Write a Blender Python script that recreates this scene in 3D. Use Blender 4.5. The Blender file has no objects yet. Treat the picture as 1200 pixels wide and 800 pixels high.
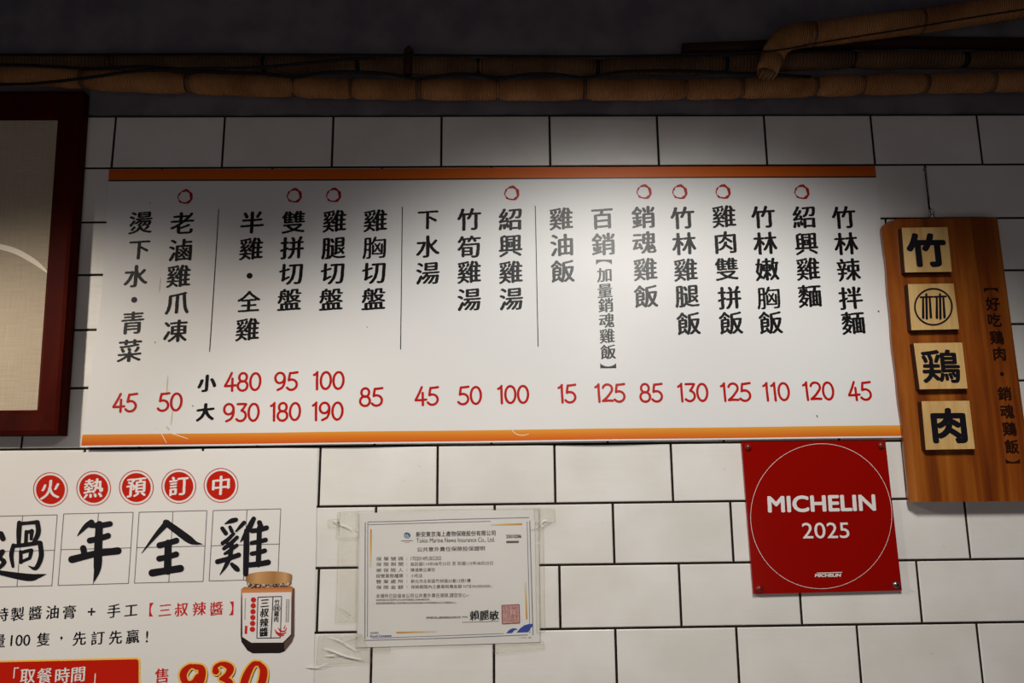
import bpy, math, random
import numpy as np
from mathutils import Vector, Matrix
from mathutils.geometry import delaunay_2d_cdt
random.seed(7)

# ------------------------------------------------------------------ camera
# wall plane is y = 0, room on the negative-y side, x to the right, z = 0 at the top edge of the tiling (2.38 m above the floor)
F, YAW, PITCH, ROLL = 900.0, 0.0128145, 0.1804292, -0.0081409
EYE = Vector((0.722574, -1.347595, -0.679037))
cp, sp_ = math.cos(PITCH), math.sin(PITCH)
FWD = Vector((math.sin(YAW) * cp, math.cos(YAW) * cp, sp_))
_r = Vector((math.cos(YAW), -math.sin(YAW), 0))
_u = _r.cross(FWD)
RIGHT = _r * math.cos(ROLL) + _u * math.sin(ROLL)
UP = -_r * math.sin(ROLL) + _u * math.cos(ROLL)
cam_data = bpy.data.cameras.new('camera')
cam_data.sensor_width = 36.0
cam_data.lens = F / 1200.0 * 36.0
cam_data.clip_start = 0.01
cam = bpy.data.objects.new('camera', cam_data)
m = Matrix.Identity(4)
for i in range(3):
    m[i][0], m[i][1], m[i][2], m[i][3] = RIGHT[i], UP[i], -FWD[i], EYE[i]
cam.matrix_world = m
bpy.context.scene.collection.objects.link(cam)
sc = bpy.context.scene
sc.camera = cam

# ------------------------------------------------------------------ world, lights, exposure
w = bpy.data.worlds.new('world')
sc.world = w
w.use_nodes = True
w.node_tree.nodes['Background'].inputs[0].default_value = (0.5, 0.42, 0.9, 1)
w.node_tree.nodes['Background'].inputs[1].default_value = 0.02
sc.view_settings.view_transform = 'Standard'
sc.view_settings.look = 'None'
sc.view_settings.exposure = 0.14
sc.view_settings.gamma = 1.0
sc.view_settings.use_curve_mapping = False
col = sc.collection


def spot(name, loc, target, power, angle, blend, radius, color):
    d = bpy.data.lights.new(name, 'SPOT')
    d.energy = power; d.spot_size = math.radians(angle); d.spot_blend = blend
    d.shadow_soft_size = radius; d.color = color
    o = bpy.data.objects.new(name, d)
    o.location = loc
    o.rotation_euler = (Vector(target) - Vector(loc)).to_track_quat('-Z', 'Y').to_euler()
    col.objects.link(o)
    return o


spot('ceiling_spot_lamp', (1.04, -1.0, 0.045), (0.94, -0.06, -1.10), 38, 88, 0.40, 0.11, (1.0, 0.968, 0.915))
spot('ceiling_spot_lamp', (-0.75, -0.86, 0.06), (0.34, -0.05, -1.66), 56, 82, 0.55, 0.04, (1.0, 0.90, 0.77))
fill = bpy.data.lights.new('room_bounce_fill', 'AREA')  # added fill, unseen: stands for light bounced back from the room
fill.shape = 'RECTANGLE'; fill.size = 2.4; fill.size_y = 1.2; fill.energy = 4.5; fill.color = (1.0, 0.93, 0.84)
fo = bpy.data.objects.new('room_bounce_fill', fill)
fo.location = (0.6, -2.3, -1.35)
fo.rotation_euler = (Vector((0.6, 0, -0.95)) - Vector(fo.location)).to_track_quat('-Z', 'Y').to_euler()
col.objects.link(fo)


# ------------------------------------------------------------------ helpers
def at(px, py, Y=0.0):
    """a pixel of the photograph measured onto the vertical plane y = Y, in metres"""
    d = FWD + RIGHT * ((px - 600.0) / F) + UP * ((400.0 - py) / F)
    t = (Y - EYE.y) / d.y
    return EYE + d * t


def dist_px(px, py, Y=0.0):
    """metres per pixel (horizontal, vertical) on that plane"""
    a = at(px - .5, py, Y); b = at(px + .5, py, Y); c = at(px, py - .5, Y); e = at(px, py + .5, Y)
    return (b - a).length, (c - e).length


def world_loc(o):
    v = Vector((0, 0, 0))
    while o is not None:
        v += o.location
        o = o.parent
    return v


def obj(name, verts, faces, mat=None, parent=None, smooth=False):
    """verts in world coordinates; origin is the parent's origin, or the thing's own centre"""
    me = bpy.data.meshes.new(name)
    if parent is not None:
        off = world_loc(parent)
    else:
        a = np.array([tuple(v) for v in verts]); off = Vector(((a.min(0) + a.max(0)) / 2).tolist())
    me.from_pydata([tuple(Vector(v) - off) for v in verts], [], faces)
    if mat is not None:
        me.materials.append(mat)
    if smooth:
        me.polygons.foreach_set('use_smooth', [True] * len(me.polygons))
    me.update()
    o = bpy.data.objects.new(name, me)
    col.objects.link(o)
    if parent is not None:
        o.parent = parent
    else:
        o.location = off
    return o


def tag(o, label=None, cat=None, group=None, kind=None):
    if label: o['label'] = label
    if cat: o['category'] = cat
    if group: o['group'] = group
    if kind: o['kind'] = kind
    return o


def thing(name, loc, label, cat, group=None):
    o = bpy.data.objects.new(name, None)
    o.empty_display_size = 0.05
    o.location = loc
    col.objects.link(o)
    return tag(o, label, cat, group)


# ------------------------------------------------------------------ materials
def mat(name, color, rough=0.5, spec=0.5, metal=0.0, nodes=None, **kw):
    m = bpy.data.materials.new(name)
    m.use_nodes = True
    b = m.node_tree.nodes['Principled BSDF']
    b.inputs['Base Color'].default_value = (*color, 1)
    b.inputs['Roughness'].default_value = rough
    b.inputs['Specular IOR Level'].default_value = spec
    b.inputs['Metallic'].default_value = metal
    for k, v in kw.items():
        b.inputs[k.replace('_', ' ')].default_value = v
    if nodes:
        nodes(m.node_tree, b)
    return m


def srgb(r, g, b):
    f = lambda c: (c / 255 / 12.92) if c <= 10 else ((c / 255 + .055) / 1.055) ** 2.4
    return (f(r), f(g), f(b))


def noise_color(c1, c2, scale=5, detail=4, lo=.4, hi=.6, stretch=(1, 1, 1), bump=0.0, bscale=None, bdist=.001):
    def f(nt, b):
        N = nt.nodes; L = nt.links
        tc = N.new('ShaderNodeTexCoord'); mp = N.new('ShaderNodeMapping'); mp.inputs['Scale'].default_value = stretch
        geo = N.new('ShaderNodeNewGeometry')
        L.new(geo.outputs['Position'], mp.inputs['Vector'])
        n = N.new('ShaderNodeTexNoise'); n.inputs['Scale'].default_value = scale; n.inputs['Detail'].default_value = detail
        L.new(mp.outputs[0], n.inputs['Vector'])
        r = N.new('ShaderNodeValToRGB')
        r.color_ramp.elements[0].position = lo; r.color_ramp.elements[0].color = (*c1, 1)
        r.color_ramp.elements[1].position = hi; r.color_ramp.elements[1].color = (*c2, 1)
        L.new(n.outputs['Fac'], r.inputs['Fac']); L.new(r.outputs['Color'], b.inputs['Base Color'])
        if bump:
            n2 = N.new('ShaderNodeTexNoise'); n2.inputs['Scale'].default_value = bscale or scale; n2.inputs['Detail'].default_value = 3
            L.new(mp.outputs[0], n2.inputs['Vector'])
            bp = N.new('ShaderNodeBump'); bp.inputs['Strength'].default_value = bump; bp.inputs['Distance'].default_value = bdist
            L.new(n2.outputs['Fac'], bp.inputs['Height']); L.new(bp.outputs[0], b.inputs['Normal'])
    return f


def tile_nodes(nt, b):
    N = nt.nodes; L = nt.links
    geo = N.new('ShaderNodeNewGeometry')
    oi = N.new('ShaderNodeObjectInfo')
    n = N.new('ShaderNodeTexNoise'); n.inputs['Scale'].default_value = 9; n.inputs['Detail'].default_value = 3
    L.new(geo.outputs['Position'], n.inputs['Vector'])
    r = N.new('ShaderNodeValToRGB')
    r.color_ramp.elements[0].position = .35; r.color_ramp.elements[0].color = (0.76, 0.735, 0.685, 1)
    r.color_ramp.elements[1].position = .65; r.color_ramp.elements[1].color = (0.84, 0.82, 0.785, 1)
    L.new(n.outputs['Fac'], r.inputs['Fac'])
    # small grime specks
    v = N.new('ShaderNodeTexNoise'); v.inputs['Scale'].default_value = 70; v.inputs['Detail'].default_value = 4
    L.new(geo.outputs['Position'], v.inputs['Vector'])
    r2 = N.new('ShaderNodeValToRGB')
    r2.color_ramp.elements[0].position = .70; r2.color_ramp.elements[0].color = (0, 0, 0, 1)
    r2.color_ramp.elements[1].position = .78; r2.color_ramp.elements[1].color = (.35, .35, .35, 1)
    L.new(v.outputs['Fac'], r2.inputs['Fac'])
    mx = N.new('ShaderNodeMix'); mx.data_type = 'RGBA'
    L.new(r2.outputs['Color'], mx.inputs['Factor']); L.new(r.outputs['Color'], mx.inputs[6])
    mx.inputs[7].default_value = (.3, .26, .2, 1)
    hv = N.new('ShaderNodeHueSaturation')
    mr = N.new('ShaderNodeMapRange'); mr.inputs['To Min'].default_value = .96; mr.inputs['To Max'].default_value = 1.03
    L.new(oi.outputs['Random'], mr.inputs['Value']); L.new(mr.outputs[0], hv.inputs['Value'])
    L.new(mx.outputs[2], hv.inputs['Color'])
    L.new(hv.outputs['Color'], b.inputs['Base Color'])
    # faint horizontal pressing ripples
    mp = N.new('ShaderNodeMapping'); mp.inputs['Scale'].default_value = (3, 1, 30)
    L.new(geo.outputs['Position'], mp.inputs['Vector'])
    n3 = N.new('ShaderNodeTexNoise'); n3.inputs['Scale'].default_value = 3; n3.inputs['Detail'].default_value = 2
    L.new(mp.outputs[0], n3.inputs['Vector'])
    bp = N.new('ShaderNodeBump'); bp.inputs['Strength'].default_value = .25; bp.inputs['Distance'].default_value = .0012
    L.new(n3.outputs['Fac'], bp.inputs['Height']); L.new(bp.outputs[0], b.inputs['Normal'])


M_tile = mat('tile_glaze', (.78, .76, .72), .3, .35, nodes=tile_nodes)
M_grout = mat('dark_grout', srgb(38, 30, 24), .9, .1)
M_plaster = mat('plaster', (.2, .18, .2), .8, .1, nodes=noise_color((.16, .145, .17), (.22, .2, .22), 12, 5, bump=.3, bscale=30, bdist=.002))
M_floor = mat('floor_stone', (.3, .27, .24), .5, nodes=noise_color((.25, .22, .2), (.36, .33, .3), 4))
M_vinyl = mat('banner_vinyl', (.80, .795, .785), .40, .18, nodes=noise_color((.765, .755, .74), (.81, .805, .795), 2.5, 3, .3, .7, bump=.5, bscale=5, bdist=.004))
M_paper = mat('poster_paper', (.76, .74, .72), .5, .3, nodes=noise_color((.80, .775, .75), (.83, .81, .785), 3, 3, .3, .7, bump=.2, bscale=6, bdist=.003))
M_ink = mat('black_ink', srgb(20, 17, 18), .35, .24)
M_inkposter = mat('poster_black_ink', srgb(14, 10, 20), .5, .3)
M_inkcert = mat('certificate_ink', srgb(62, 58, 58), .6, .2)
M_inkcertblack = mat('certificate_black_ink', srgb(22, 20, 24), .6, .2)
M_price = mat('price_red_ink', srgb(184, 18, 8), .4, .22)
M_ringred = mat('ring_red_ink', srgb(166, 20, 20), .4, .25)
M_red = mat('poster_red_ink', srgb(196, 28, 6), .5, .15)
M_redtext = mat('poster_red_lettering', srgb(204, 38, 28), .5, .2)
M_white = mat('white_ink', (.82, .78, .76), .5, .3)
M_yellow = mat('yellow_outline_ink', srgb(250, 200, 90), .5, .3)
M_line = mat('thin_grey_line_ink', srgb(110, 104, 106), .5, .3)
M_navyline = mat('navy_border_ink', srgb(120, 120, 136), .5, .3)
M_blue = mat('royal_blue_ink', srgb(28, 62, 160), .5, .3)
M_teal = mat('teal_ink', srgb(40, 110, 120), .5, .3)
M_black_strip = mat('banner_thin_black_line', srgb(60, 30, 16), .4, .4)


def ramp_z_material(name, z0, z1, stops, rough=.4, spec=.2, axis=2):
    """printed colour gradient between two heights (or x positions) of a flat print"""
    def f(nt, b):
        N = nt.nodes; L = nt.links
        geo = N.new('ShaderNodeNewGeometry'); sx = N.new('ShaderNodeSeparateXYZ')
        L.new(geo.outputs['Position'], sx.inputs[0])
        mr = N.new('ShaderNodeMapRange'); mr.inputs['From Min'].default_value = z0; mr.inputs['From Max'].default_value = z1
        L.new(sx.outputs[axis], mr.inputs['Value'])
        r = N.new('ShaderNodeValToRGB'); e = r.color_ramp.elements
        for i, (p, c) in enumerate(stops):
            el = e[i] if i < 2 else e.new(p)
            el.position = p; el.color = (*c, 1)
        L.new(mr.outputs[0], r.inputs['Fac']); L.new(r.outputs['Color'], b.inputs['Base Color'])
    return mat(name, (1, .5, .1), rough, spec, nodes=f)


def wood_nodes(c1, c2, c3, stretch=(22, 4, 1.1), scale=2.2, bump=.15):
    def f(nt, b):
        N = nt.nodes; L = nt.links
        geo = N.new('ShaderNodeNewGeometry'); mp = N.new('ShaderNodeMapping'); mp.inputs['Scale'].default_value = stretch
        L.new(geo.outputs['Position'], mp.inputs['Vector'])
        n = N.new('ShaderNodeTexNoise'); n.inputs['Scale'].default_value = scale; n.inputs['Detail'].default_value = 8
        n.inputs['Roughness'].default_value = .55; n.inputs['Distortion'].default_value = .5
        L.new(mp.outputs[0], n.inputs['Vector'])
        r = N.new('ShaderNodeValToRGB'); e = r.color_ramp.elements
        e[0].position = .3; e[0].color = (*c1, 1); e[1].position = .72; e[1].color = (*c3, 1)
        k = e.new(.5); k.color = (*c2, 1)
        L.new(n.outputs['Fac'], r.inputs['Fac']); L.new(r.outputs['Color'], b.inputs['Base Color'])
        bp = N.new('ShaderNodeBump'); bp.inputs['Strength'].default_value = bump; bp.inputs['Distance'].default_value = .001
        L.new(n.outputs['Fac'], bp.inputs['Height']); L.new(bp.outputs[0], b.inputs['Normal'])
    return f


M_board = mat('orange_brown_wood', (.4, .2, .05), .38, .45, nodes=wood_nodes(srgb(96, 38, 4), srgb(134, 66, 12), srgb(168, 98, 28)))
M_block = mat('pale_wood', (.6, .45, .25), .45, .4, nodes=wood_nodes(srgb(190, 148, 88), srgb(208, 170, 108), srgb(220, 186, 128), (30, 4, 3), 2))
M_blockside = mat('dark_stained_edge', srgb(58, 26, 12), .5, .3)
M_frame = mat('dark_red_lacquered_wood', (.06, .012, .008), .55, .03, nodes=wood_nodes(srgb(50, 7, 2), srgb(66, 12, 4), srgb(82, 20, 7), (5, 4, 2), 2, .08))


def canvas_nodes(nt, b):
    N = nt.nodes; L = nt.links
    geo = N.new('ShaderNodeNewGeometry')
    hs = []
    for s in ((18, 1, 700), (700, 1, 18)):
        mp = N.new('ShaderNodeMapping'); mp.inputs['Scale'].default_value = s
        L.new(geo.outputs['Position'], mp.inputs['Vector'])
        n = N.new('ShaderNodeTexNoise'); n.inputs['Scale'].default_value = 1; n.inputs['Detail'].default_value = 2
        L.new(mp.outputs[0], n.inputs['Vector']); hs.append(n)
    ad = N.new('ShaderNodeMath'); ad.operation = 'ADD'
    L.new(hs[0].outputs['Fac'], ad.inputs[0]); L.new(hs[1].outputs['Fac'], ad.inputs[1])
    r = N.new('ShaderNodeValToRGB')
    r.color_ramp.elements[0].position = .3; r.color_ramp.elements[0].color = (*srgb(176, 160, 138), 1)
    r.color_ramp.elements[1].position = .75; r.color_ramp.elements[1].color = (*srgb(204, 190, 168), 1)
    hf = N.new('ShaderNodeMath'); hf.operation = 'MULTIPLY'; hf.inputs[1].default_value = .5
    L.new(ad.outputs[0], hf.inputs[0]); L.new(hf.outputs[0], r.inputs['Fac'])
    L.new(r.outputs['Color'], b.inputs['Base Color'])


M_canvas = mat('linen_mount', (.6, .52, .42), .8, .1, nodes=canvas_nodes)
M_michelin = mat('glossy_red_acrylic', srgb(146, 10, 1), .14, .4)
M_screwred = mat('red_screw_cap', srgb(120, 22, 12), .3, .5)
M_steel = mat('steel', (.6, .58, .55), .3, .5, 1.0)
M_steeldark = mat('dull_steel', (.3, .28, .26), .35, .5, 1.0)
M_bk = mat('black_rubber', (.008, .008, .009), .6, .2)
M_darkpipe = mat('dark_pipe_paint', srgb(58, 30, 26), .6, .2)


def wrap_nodes(c1, c2, freq=330):
    def f(nt, b):
        N = nt.nodes; L = nt.links
        geo = N.new('ShaderNodeNewGeometry')
        n = N.new('ShaderNodeTexNoise'); n.inputs['Scale'].default_value = 14; n.inputs['Detail'].default_value = 5
        L.new(geo.outputs['Position'], n.inputs['Vector'])
        r = N.new('ShaderNodeValToRGB')
        r.color_ramp.elements[0].position = .35; r.color_ramp.elements[0].color = (*c1, 1)
        r.color_ramp.elements[1].position = .65; r.color_ramp.elements[1].color = (*c2, 1)
        L.new(n.outputs['Fac'], r.inputs['Fac']); L.new(r.outputs['Color'], b.inputs['Base Color'])
        wv = N.new('ShaderNodeTexWave'); wv.bands_direction = 'X'; wv.inputs['Scale'].default_value = freq * 2.0
        wv.inputs['Distortion'].default_value = 1.2; wv.inputs['Detail'].default_value = 1
        L.new(geo.outputs['Position'], wv.inputs['Vector'])
        bp = N.new('ShaderNodeBump'); bp.inputs['Strength'].default_value = 1.0; bp.inputs['Distance'].default_value = .002
        L.new(wv.outputs['Fac'], bp.inputs['Height']); L.new(bp.outputs[0], b.inputs['Normal'])
    return f


M_wrap = mat('tan_pipe_insulation', (.3, .17, .08), .7, .25, nodes=wrap_nodes(srgb(150, 100, 58), srgb(186, 132, 82), 38))
M_wrap2 = mat('brown_pipe_insulation', (.2, .12, .07), .7, .25, nodes=wrap_nodes(srgb(92, 66, 46), srgb(124, 92, 64), 24))


def clear_mat(name, tint, gloss, rough, bump):
    m = bpy.data.materials.new(name); m.use_nodes = True
    nt = m.node_tree; N = nt.nodes; L = nt.links
    N.remove(N['Principled BSDF'])
    t = N.new('ShaderNodeBsdfTransparent'); t.inputs['Color'].default_value = (*tint, 1)
    g = N.new('ShaderNodeBsdfGlossy'); g.inputs['Roughness'].default_value = rough
    mx = N.new('ShaderNodeMixShader'); mx.inputs[0].default_value = gloss
    L.new(t.outputs[0], mx.inputs[1]); L.new(g.outputs[0], mx.inputs[2])
    L.new(mx.outputs[0], N['Material Output'].inputs['Surface'])
    if bump:
        geo = N.new('ShaderNodeNewGeometry')
        n = N.new('ShaderNodeTexNoise'); n.inputs['Scale'].default_value = 40; n.inputs['Detail'].default_value = 3; n.inputs['Distortion'].default_value = 2
        L.new(geo.outputs['Position'], n.inputs['Vector'])
        bp = N.new('ShaderNodeBump'); bp.inputs['Strength'].default_value = bump; bp.inputs['Distance'].default_value = .006
        L.new(n.outputs['Fac'], bp.inputs['Height']); L.new(bp.outputs[0], g.inputs['Normal'])
    return m


M_tape = clear_mat('clear_tape', (.972, .968, .945), .05, .15, .9)
M_sleeve = clear_mat('clear_plastic_sleeve', (.975, .972, .96), .045, .12, .25)
M_tapeedge = clear_mat('clear_tape_edge', (.80, .785, .73), .1, .2, 0)
M_tapefold = clear_mat('clear_tape_fold', (.84, .82, .76), .42, .2, .6)

M_foldlit = mat('tape_fold_highlight', (.88, .87, .84), .12, .6)  # white that paints the highlights onto the broad tape folds

# ------------------------------------------------------------------ structure: ceiling, floor, wall
W, H = 0.203, 0.10234
ROWZ = [(0.0, -0.0008), (.0014, -.1032), (.0011, -.2079), (0.0005, -.3070), (.0008, -.4079), (.0015, -.5117), (.00225, -.61734), (.0047, -.7205), (.0038, -.8217), (.0045, -.9256)]
while len(ROWZ) < 24:
    ROWZ.append((.004, ROWZ[-1][1] - H))
XOFF = [0.0018, -.0064, .011, -.006, .012, -.008, .0003, -.0027, .0050, -.0048] + [random.uniform(-.005, .005) for _ in range(14)]


def rowz(k, x):
    return ROWZ[k][0] * x + ROWZ[k][1]


def box(x0, x1, y0, y1, z0, z1):
    v = [(x0, y0, z0), (x1, y0, z0), (x1, y1, z0), (x0, y1, z0), (x0, y0, z1), (x1, y0, z1), (x1, y1, z1), (x0, y1, z1)]
    f = [(0, 3, 2, 1), (4, 5, 6, 7), (0, 1, 5, 4), (1, 2, 6, 5), (2, 3, 7, 6), (3, 0, 4, 7)]
    return v, f


wall = obj('wall_back', *box(-1.4, 3.0, .0012, .12, -2.38, .0), M_grout)
tag(wall, 'wall of white oblong tiles laid in staggered rows with dark joints', kind='structure')
plv = []
# plaster band above the tiles: an uneven lower lip standing slightly proud of the tiles
nx = 150
verts, faces = [], []
for i in range(nx + 1):
    x = -1.4 + 4.4 * i / nx
    lip = .0016 + random.uniform(-.0014, .0014)
    verts += [(x, -.003, .26), (x, -.003, lip), (x, .02, lip + .001), (x, .02, .26)]
for i in range(nx):
    a = i * 4; b = a + 4
    faces += [(a, b, b + 1, a + 1)[::-1], (a + 1, b + 1, b + 2, a + 2)[::-1], (a + 3, b + 3, b, a)[::-1]]
pl = obj('plaster_band', verts, faces, M_plaster, wall)
pl['label'] = 'dim grey plaster band above the tiles'
tag(obj('ceiling', *box(-1.4, 3.0, -2.6, .12, .26, .32), M_plaster), 'dark grey plaster ceiling', kind='structure')
tag(obj('floor', *box(-1.4, 3.0, -2.6, .12, -2.44, -2.38), M_floor), 'plain stone-coloured floor', kind='structure')

JT = .0021   # half joint width


def tile_geo(xa, xb, xa2, xb2, k, dz):
    """one tile: xa..xb along its top edge, xa2..xb2 along its bottom edge, bevelled face"""
    zt = lambda x: rowz(k, x) - JT * .95
    zb = lambda x: rowz(k + 1, x) + JT * .95
    o = [(xa, zt(xa)), (xb, zt(xb)), (xb2, zb(xb2)), (xa2, zb(xa2))]
    bv = .0012
    inn = [(xa + bv, zt(xa) - bv), (xb - bv, zt(xb) - bv), (xb2 - bv, zb(xb2) + bv), (xa2 + bv, zb(xa2) + bv)]
    ys = [-.0008 + dz[0], -.0008 + dz[1], -.0008 + dz[2], -.0008 + dz[3]]
    v = [(x, .004, z) for x, z in o] + [(x, y + .0007, z) for (x, z), y in zip(o, ys)] + [(x, y, z) for (x, z), y in zip(inn, ys)]
    f = [(8, 11, 10, 9)]
    for i in range(4):
        j = (i + 1) % 4
        f += [(i, i + 4, j + 4, j), (i + 4, i + 8, j + 8, j + 4)]
    return v, f


far_v, far_f = [], []
n_rows = 23
for k in range(n_rows):
    par = 0.0 if k % 2 == 0 else 0.5
    for i in range(-7, 15):
        xa = (i + par) * W + XOFF[k] + JT; xb = (i + 1 + par) * W + XOFF[k] - JT
        if xa > 3.0 or xb < -1.4: continue
        dz = [random.uniform(-.0004, .0004) for _ in range(4)]
        v, f = tile_geo(xa, xb, xa, xb, k, dz)
        if k <= 11 and -.55 < xb and xa < 2.05:
            obj('tile', v, f, M_tile, wall)
        else:
            n0 = len(far_v); far_v += v; far_f += [tuple(q + n0 for q in ff) for ff in f]
tag(obj('tile_field', far_v, far_f, M_tile, wall), kind='stuff')


# ------------------------------------------------------------------ flat print helpers (lettering and painted strokes)
_gc = {}


def glyph_loops(s):
    """outline loops of a string in the built-in lettering, em = 1"""
    if s in _gc: return _gc[s]
    c = bpy.data.curves.new('g', 'FONT'); c.body = s
    o = bpy.data.objects.new('g', c); col.objects.link(o)
    dg = bpy.context.evaluated_depsgraph_get()
    cc = o.to_curve(dg)
    loops = []
    for sp in cc.splines:
        P = sp.bezier_points; n = len(P); pts = []
        for i in range(n):
            a, b = P[i], P[(i + 1) % n]
            p0, p1, p2, p3 = (np.array(q[:2]) for q in (a.co, a.handle_right, b.handle_left, b.co))
            L = np.linalg.norm(p3 - p0)
            straight = np.linalg.norm((p1 - p0)) < 1e-5 and np.linalg.norm(p3 - p2) < 1e-5
            cr = abs(np.cross(p3 - p0, p1 - p0)) + abs(np.cross(p3 - p0, p2 - p0))
            pts.append((p0, p1, p2, p3, L, straight or cr < 1e-5))
        loops.append(pts)
    o.to_curve_clear()
    bpy.data.objects.remove(o); bpy.data.curves.remove(c)
    _gc[s] = loops
    return loops


def sample(loops, step):
    out = []
    for pts in loops:
        q = []
        for p0, p1, p2, p3, L, st in pts:
            n = max(1, int(round(L / step)))
            if not st: n = max(n, 3)
            for j in range(n):
                t = j / n
                if st: q.append(p0 + (p3 - p0) * t)
                else: q.append(p0 * (1 - t) ** 3 + 3 * p1 * t * (1 - t) ** 2 + 3 * p2 * t * t * (1 - t) + p3 * t ** 3)
        if len(q) > 2: out.append(np.array(q))
    return out


def area(q):
    x, y = q[:, 0], q[:, 1]
    return .5 * np.sum(x * np.roll(y, -1) - np.roll(x, -1) * y)


def resample(q, step):
    d = np.linalg.norm(np.roll(q, -1, 0) - q, axis=1); keep = d > 1e-6; q = q[keep]; d = np.linalg.norm(np.roll(q, -1, 0) - q, axis=1)
    s = np.concatenate([[0], np.cumsum(d)]); n = max(6, int(s[-1] / step))
    t = np.linspace(0, s[-1], n, endpoint=False)
    qq = np.vstack([q, q[:1]])
    return np.stack([np.interp(t, s, qq[:, 0]), np.interp(t, s, qq[:, 1])], 1)


_bc = {}


def brush(s, off_h=.010, off_v=.031, smooth=3, slant=.07, step=.016):
    """written look: heavier uprights, lighter rising horizontals, rounded ends"""
    key = (s, off_h, off_v, smooth, slant)
    if key in _bc: return _bc[key]
    loops = [resample(q, step) for q in sample(glyph_loops(s), step)]
    big = max(loops, key=lambda q: abs(area(q))); sg = 1 if area(big) > 0 else -1
    out = []
    for q in loops:
        t = np.roll(q, -1, 0) - np.roll(q, 1, 0); t /= np.linalg.norm(t, axis=1)[:, None] + 1e-9
        n = np.stack([t[:, 1], -t[:, 0]], 1) * sg
        c = q.mean(0)
        wob = .0035 * (np.sin(q[:, 0] * 31 + q[:, 1] * 17) + np.sin(q[:, 1] * 43 - q[:, 0] * 11 + 1))
        o = off_v * n[:, 0] ** 2 + off_h * n[:, 1] ** 2 + wob
        q = q + n * o[:, None]
        for _ in range(smooth):
            q = q * .5 + (np.roll(q, 1, 0) + np.roll(q, -1, 0)) * .25
        q = q.copy(); q[:, 1] += slant * (q[:, 0] - .5)
        out.append(q)
    _bc[key] = out
    return out


_pc = {}


def plain(s, off=0.0, step=.09):
    key = (s, off, step)
    if key not in _pc: _pc[key] = _plain(s, off, step)
    return _pc[key]


def _plain(s, off, step):
    loops = sample(glyph_loops(s), step)
    if not off or not loops: return loops
    loops = [resample(q, .025) for q in loops]
    big = max(loops, key=lambda q: abs(area(q))); sg = 1 if area(big) > 0 else -1
    out = []
    for q in loops:
        t = np.roll(q, -1, 0) - np.roll(q, 1, 0); t /= np.linalg.norm(t, axis=1)[:, None] + 1e-9
        out.append(q + np.stack([t[:, 1], -t[:, 0]], 1) * sg * off)
    return out


_tri = {}


def triangulate(loops):
    """fill a set of outlines by the non-zero winding rule"""
    key = id(loops)
    if key in _tri: return _tri[key][1]
    al = np.vstack(loops); ref = al.min(0); sc_ = 1.0 / max(float(np.ptp(al)), 1e-9)
    vs, fs = [], []
    for q in loops:
        n0 = len(vs); vs += [Vector((float(p[0]), float(p[1]))) for p in (q - ref) * sc_]
        fs.append(list(range(n0, n0 + len(q))))
    V, _, T, _, _, _ = delaunay_2d_cdt(vs, [], fs, 1, 1e-7)
    V = np.array([(v.x, v.y) for v in V]); T = np.array(T, int).reshape(-1, 3)
    cen = V[T].mean(1); wn = np.zeros(len(T))
    for q in loops:
        q = (q - ref) * sc_
        p0 = q; p1 = np.roll(q, -1, 0)
        y = cen[:, 1][:, None]; x = cen[:, 0][:, None]
        up = (p0[:, 1] <= y) & (p1[:, 1] > y); dn = (p0[:, 1] > y) & (p1[:, 1] <= y)
        side = (p1[:, 0] - p0[:, 0]) * (y - p0[:, 1]) - (x - p0[:, 0]) * (p1[:, 1] - p0[:, 1])
        wn += (up & (side > 0)).sum(1) - (dn & (side < 0)).sum(1)
    T = T[np.abs(wn) > .5]
    r = (V / sc_ + ref, T)
    _tri[key] = (loops, r)
    return r


def fill_loops(name, items, ymap, material, parent):
    """items: filled shapes (verts, tris) and outline arrays, in wall metres -> one flat mesh on the surface y = ymap(X, Z)"""
    raw = [q for q in items if not isinstance(q, tuple)]
    parts = [q for q in items if isinstance(q, tuple)]
    if raw: parts.append(triangulate(raw))
    V, Fc = [], []
    for v, t in parts:
        n0 = len(V); V += [(float(x), ymap(float(x), float(z)), float(z)) for x, z in v]
        for a, b, d in t:
            cr = (v[b][0] - v[a][0]) * (v[d][1] - v[a][1]) - (v[b][1] - v[a][1]) * (v[d][0] - v[a][0])
            Fc.append((a + n0, b + n0, d + n0) if cr > 0 else (a + n0, d + n0, b + n0))
    return obj(name, V, Fc, material, parent)


def place_char(loops, px, py, em_px, Y, rot=0.0, xs=1.0):
    """centre a character's outline on a measured spot of the plane y = Y"""
    c = at(px, py, Y); mx, mz = dist_px(px, py, Y)
    v, t = triangulate(loops)
    cen = (v.min(0) + v.max(0)) / 2
    cr, sr = math.cos(rot), math.sin(rot)
    u = (v[:, 0] - cen[0]) * em_px * mx * xs; w_ = (v[:, 1] - cen[1]) * em_px * mx
    return [(np.stack([c.x + u * cr - w_ * sr, c.z + u * sr + w_ * cr], 1), t)]


def place_string(loops, x0, x1, yc, h_px, Y, dy=0.0, slant=0.0):
    """fit a string's outline between two measured spots; dy is the rise in pixels along it"""
    a = at(x0, yc, Y); b = at(x1, yc - dy, Y); mx, mz = dist_px((x0 + x1) / 2, yc, Y)
    v, t = triangulate(loops); lo, hi = v.min(0), v.max(0); L = (b - a).length
    ux, uz = (b.x - a.x) / L, (b.z - a.z) / L
    u = (v[:, 0] - lo[0]) / (hi[0] - lo[0]) * L; w_ = ((v[:, 1] - lo[1]) / (hi[1] - lo[1]) - .5) * h_px * mz
    u = u + slant * w_
    return [(np.stack([a.x + u * ux - w_ * uz, a.z + u * uz + w_ * ux], 1), t)]


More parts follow.
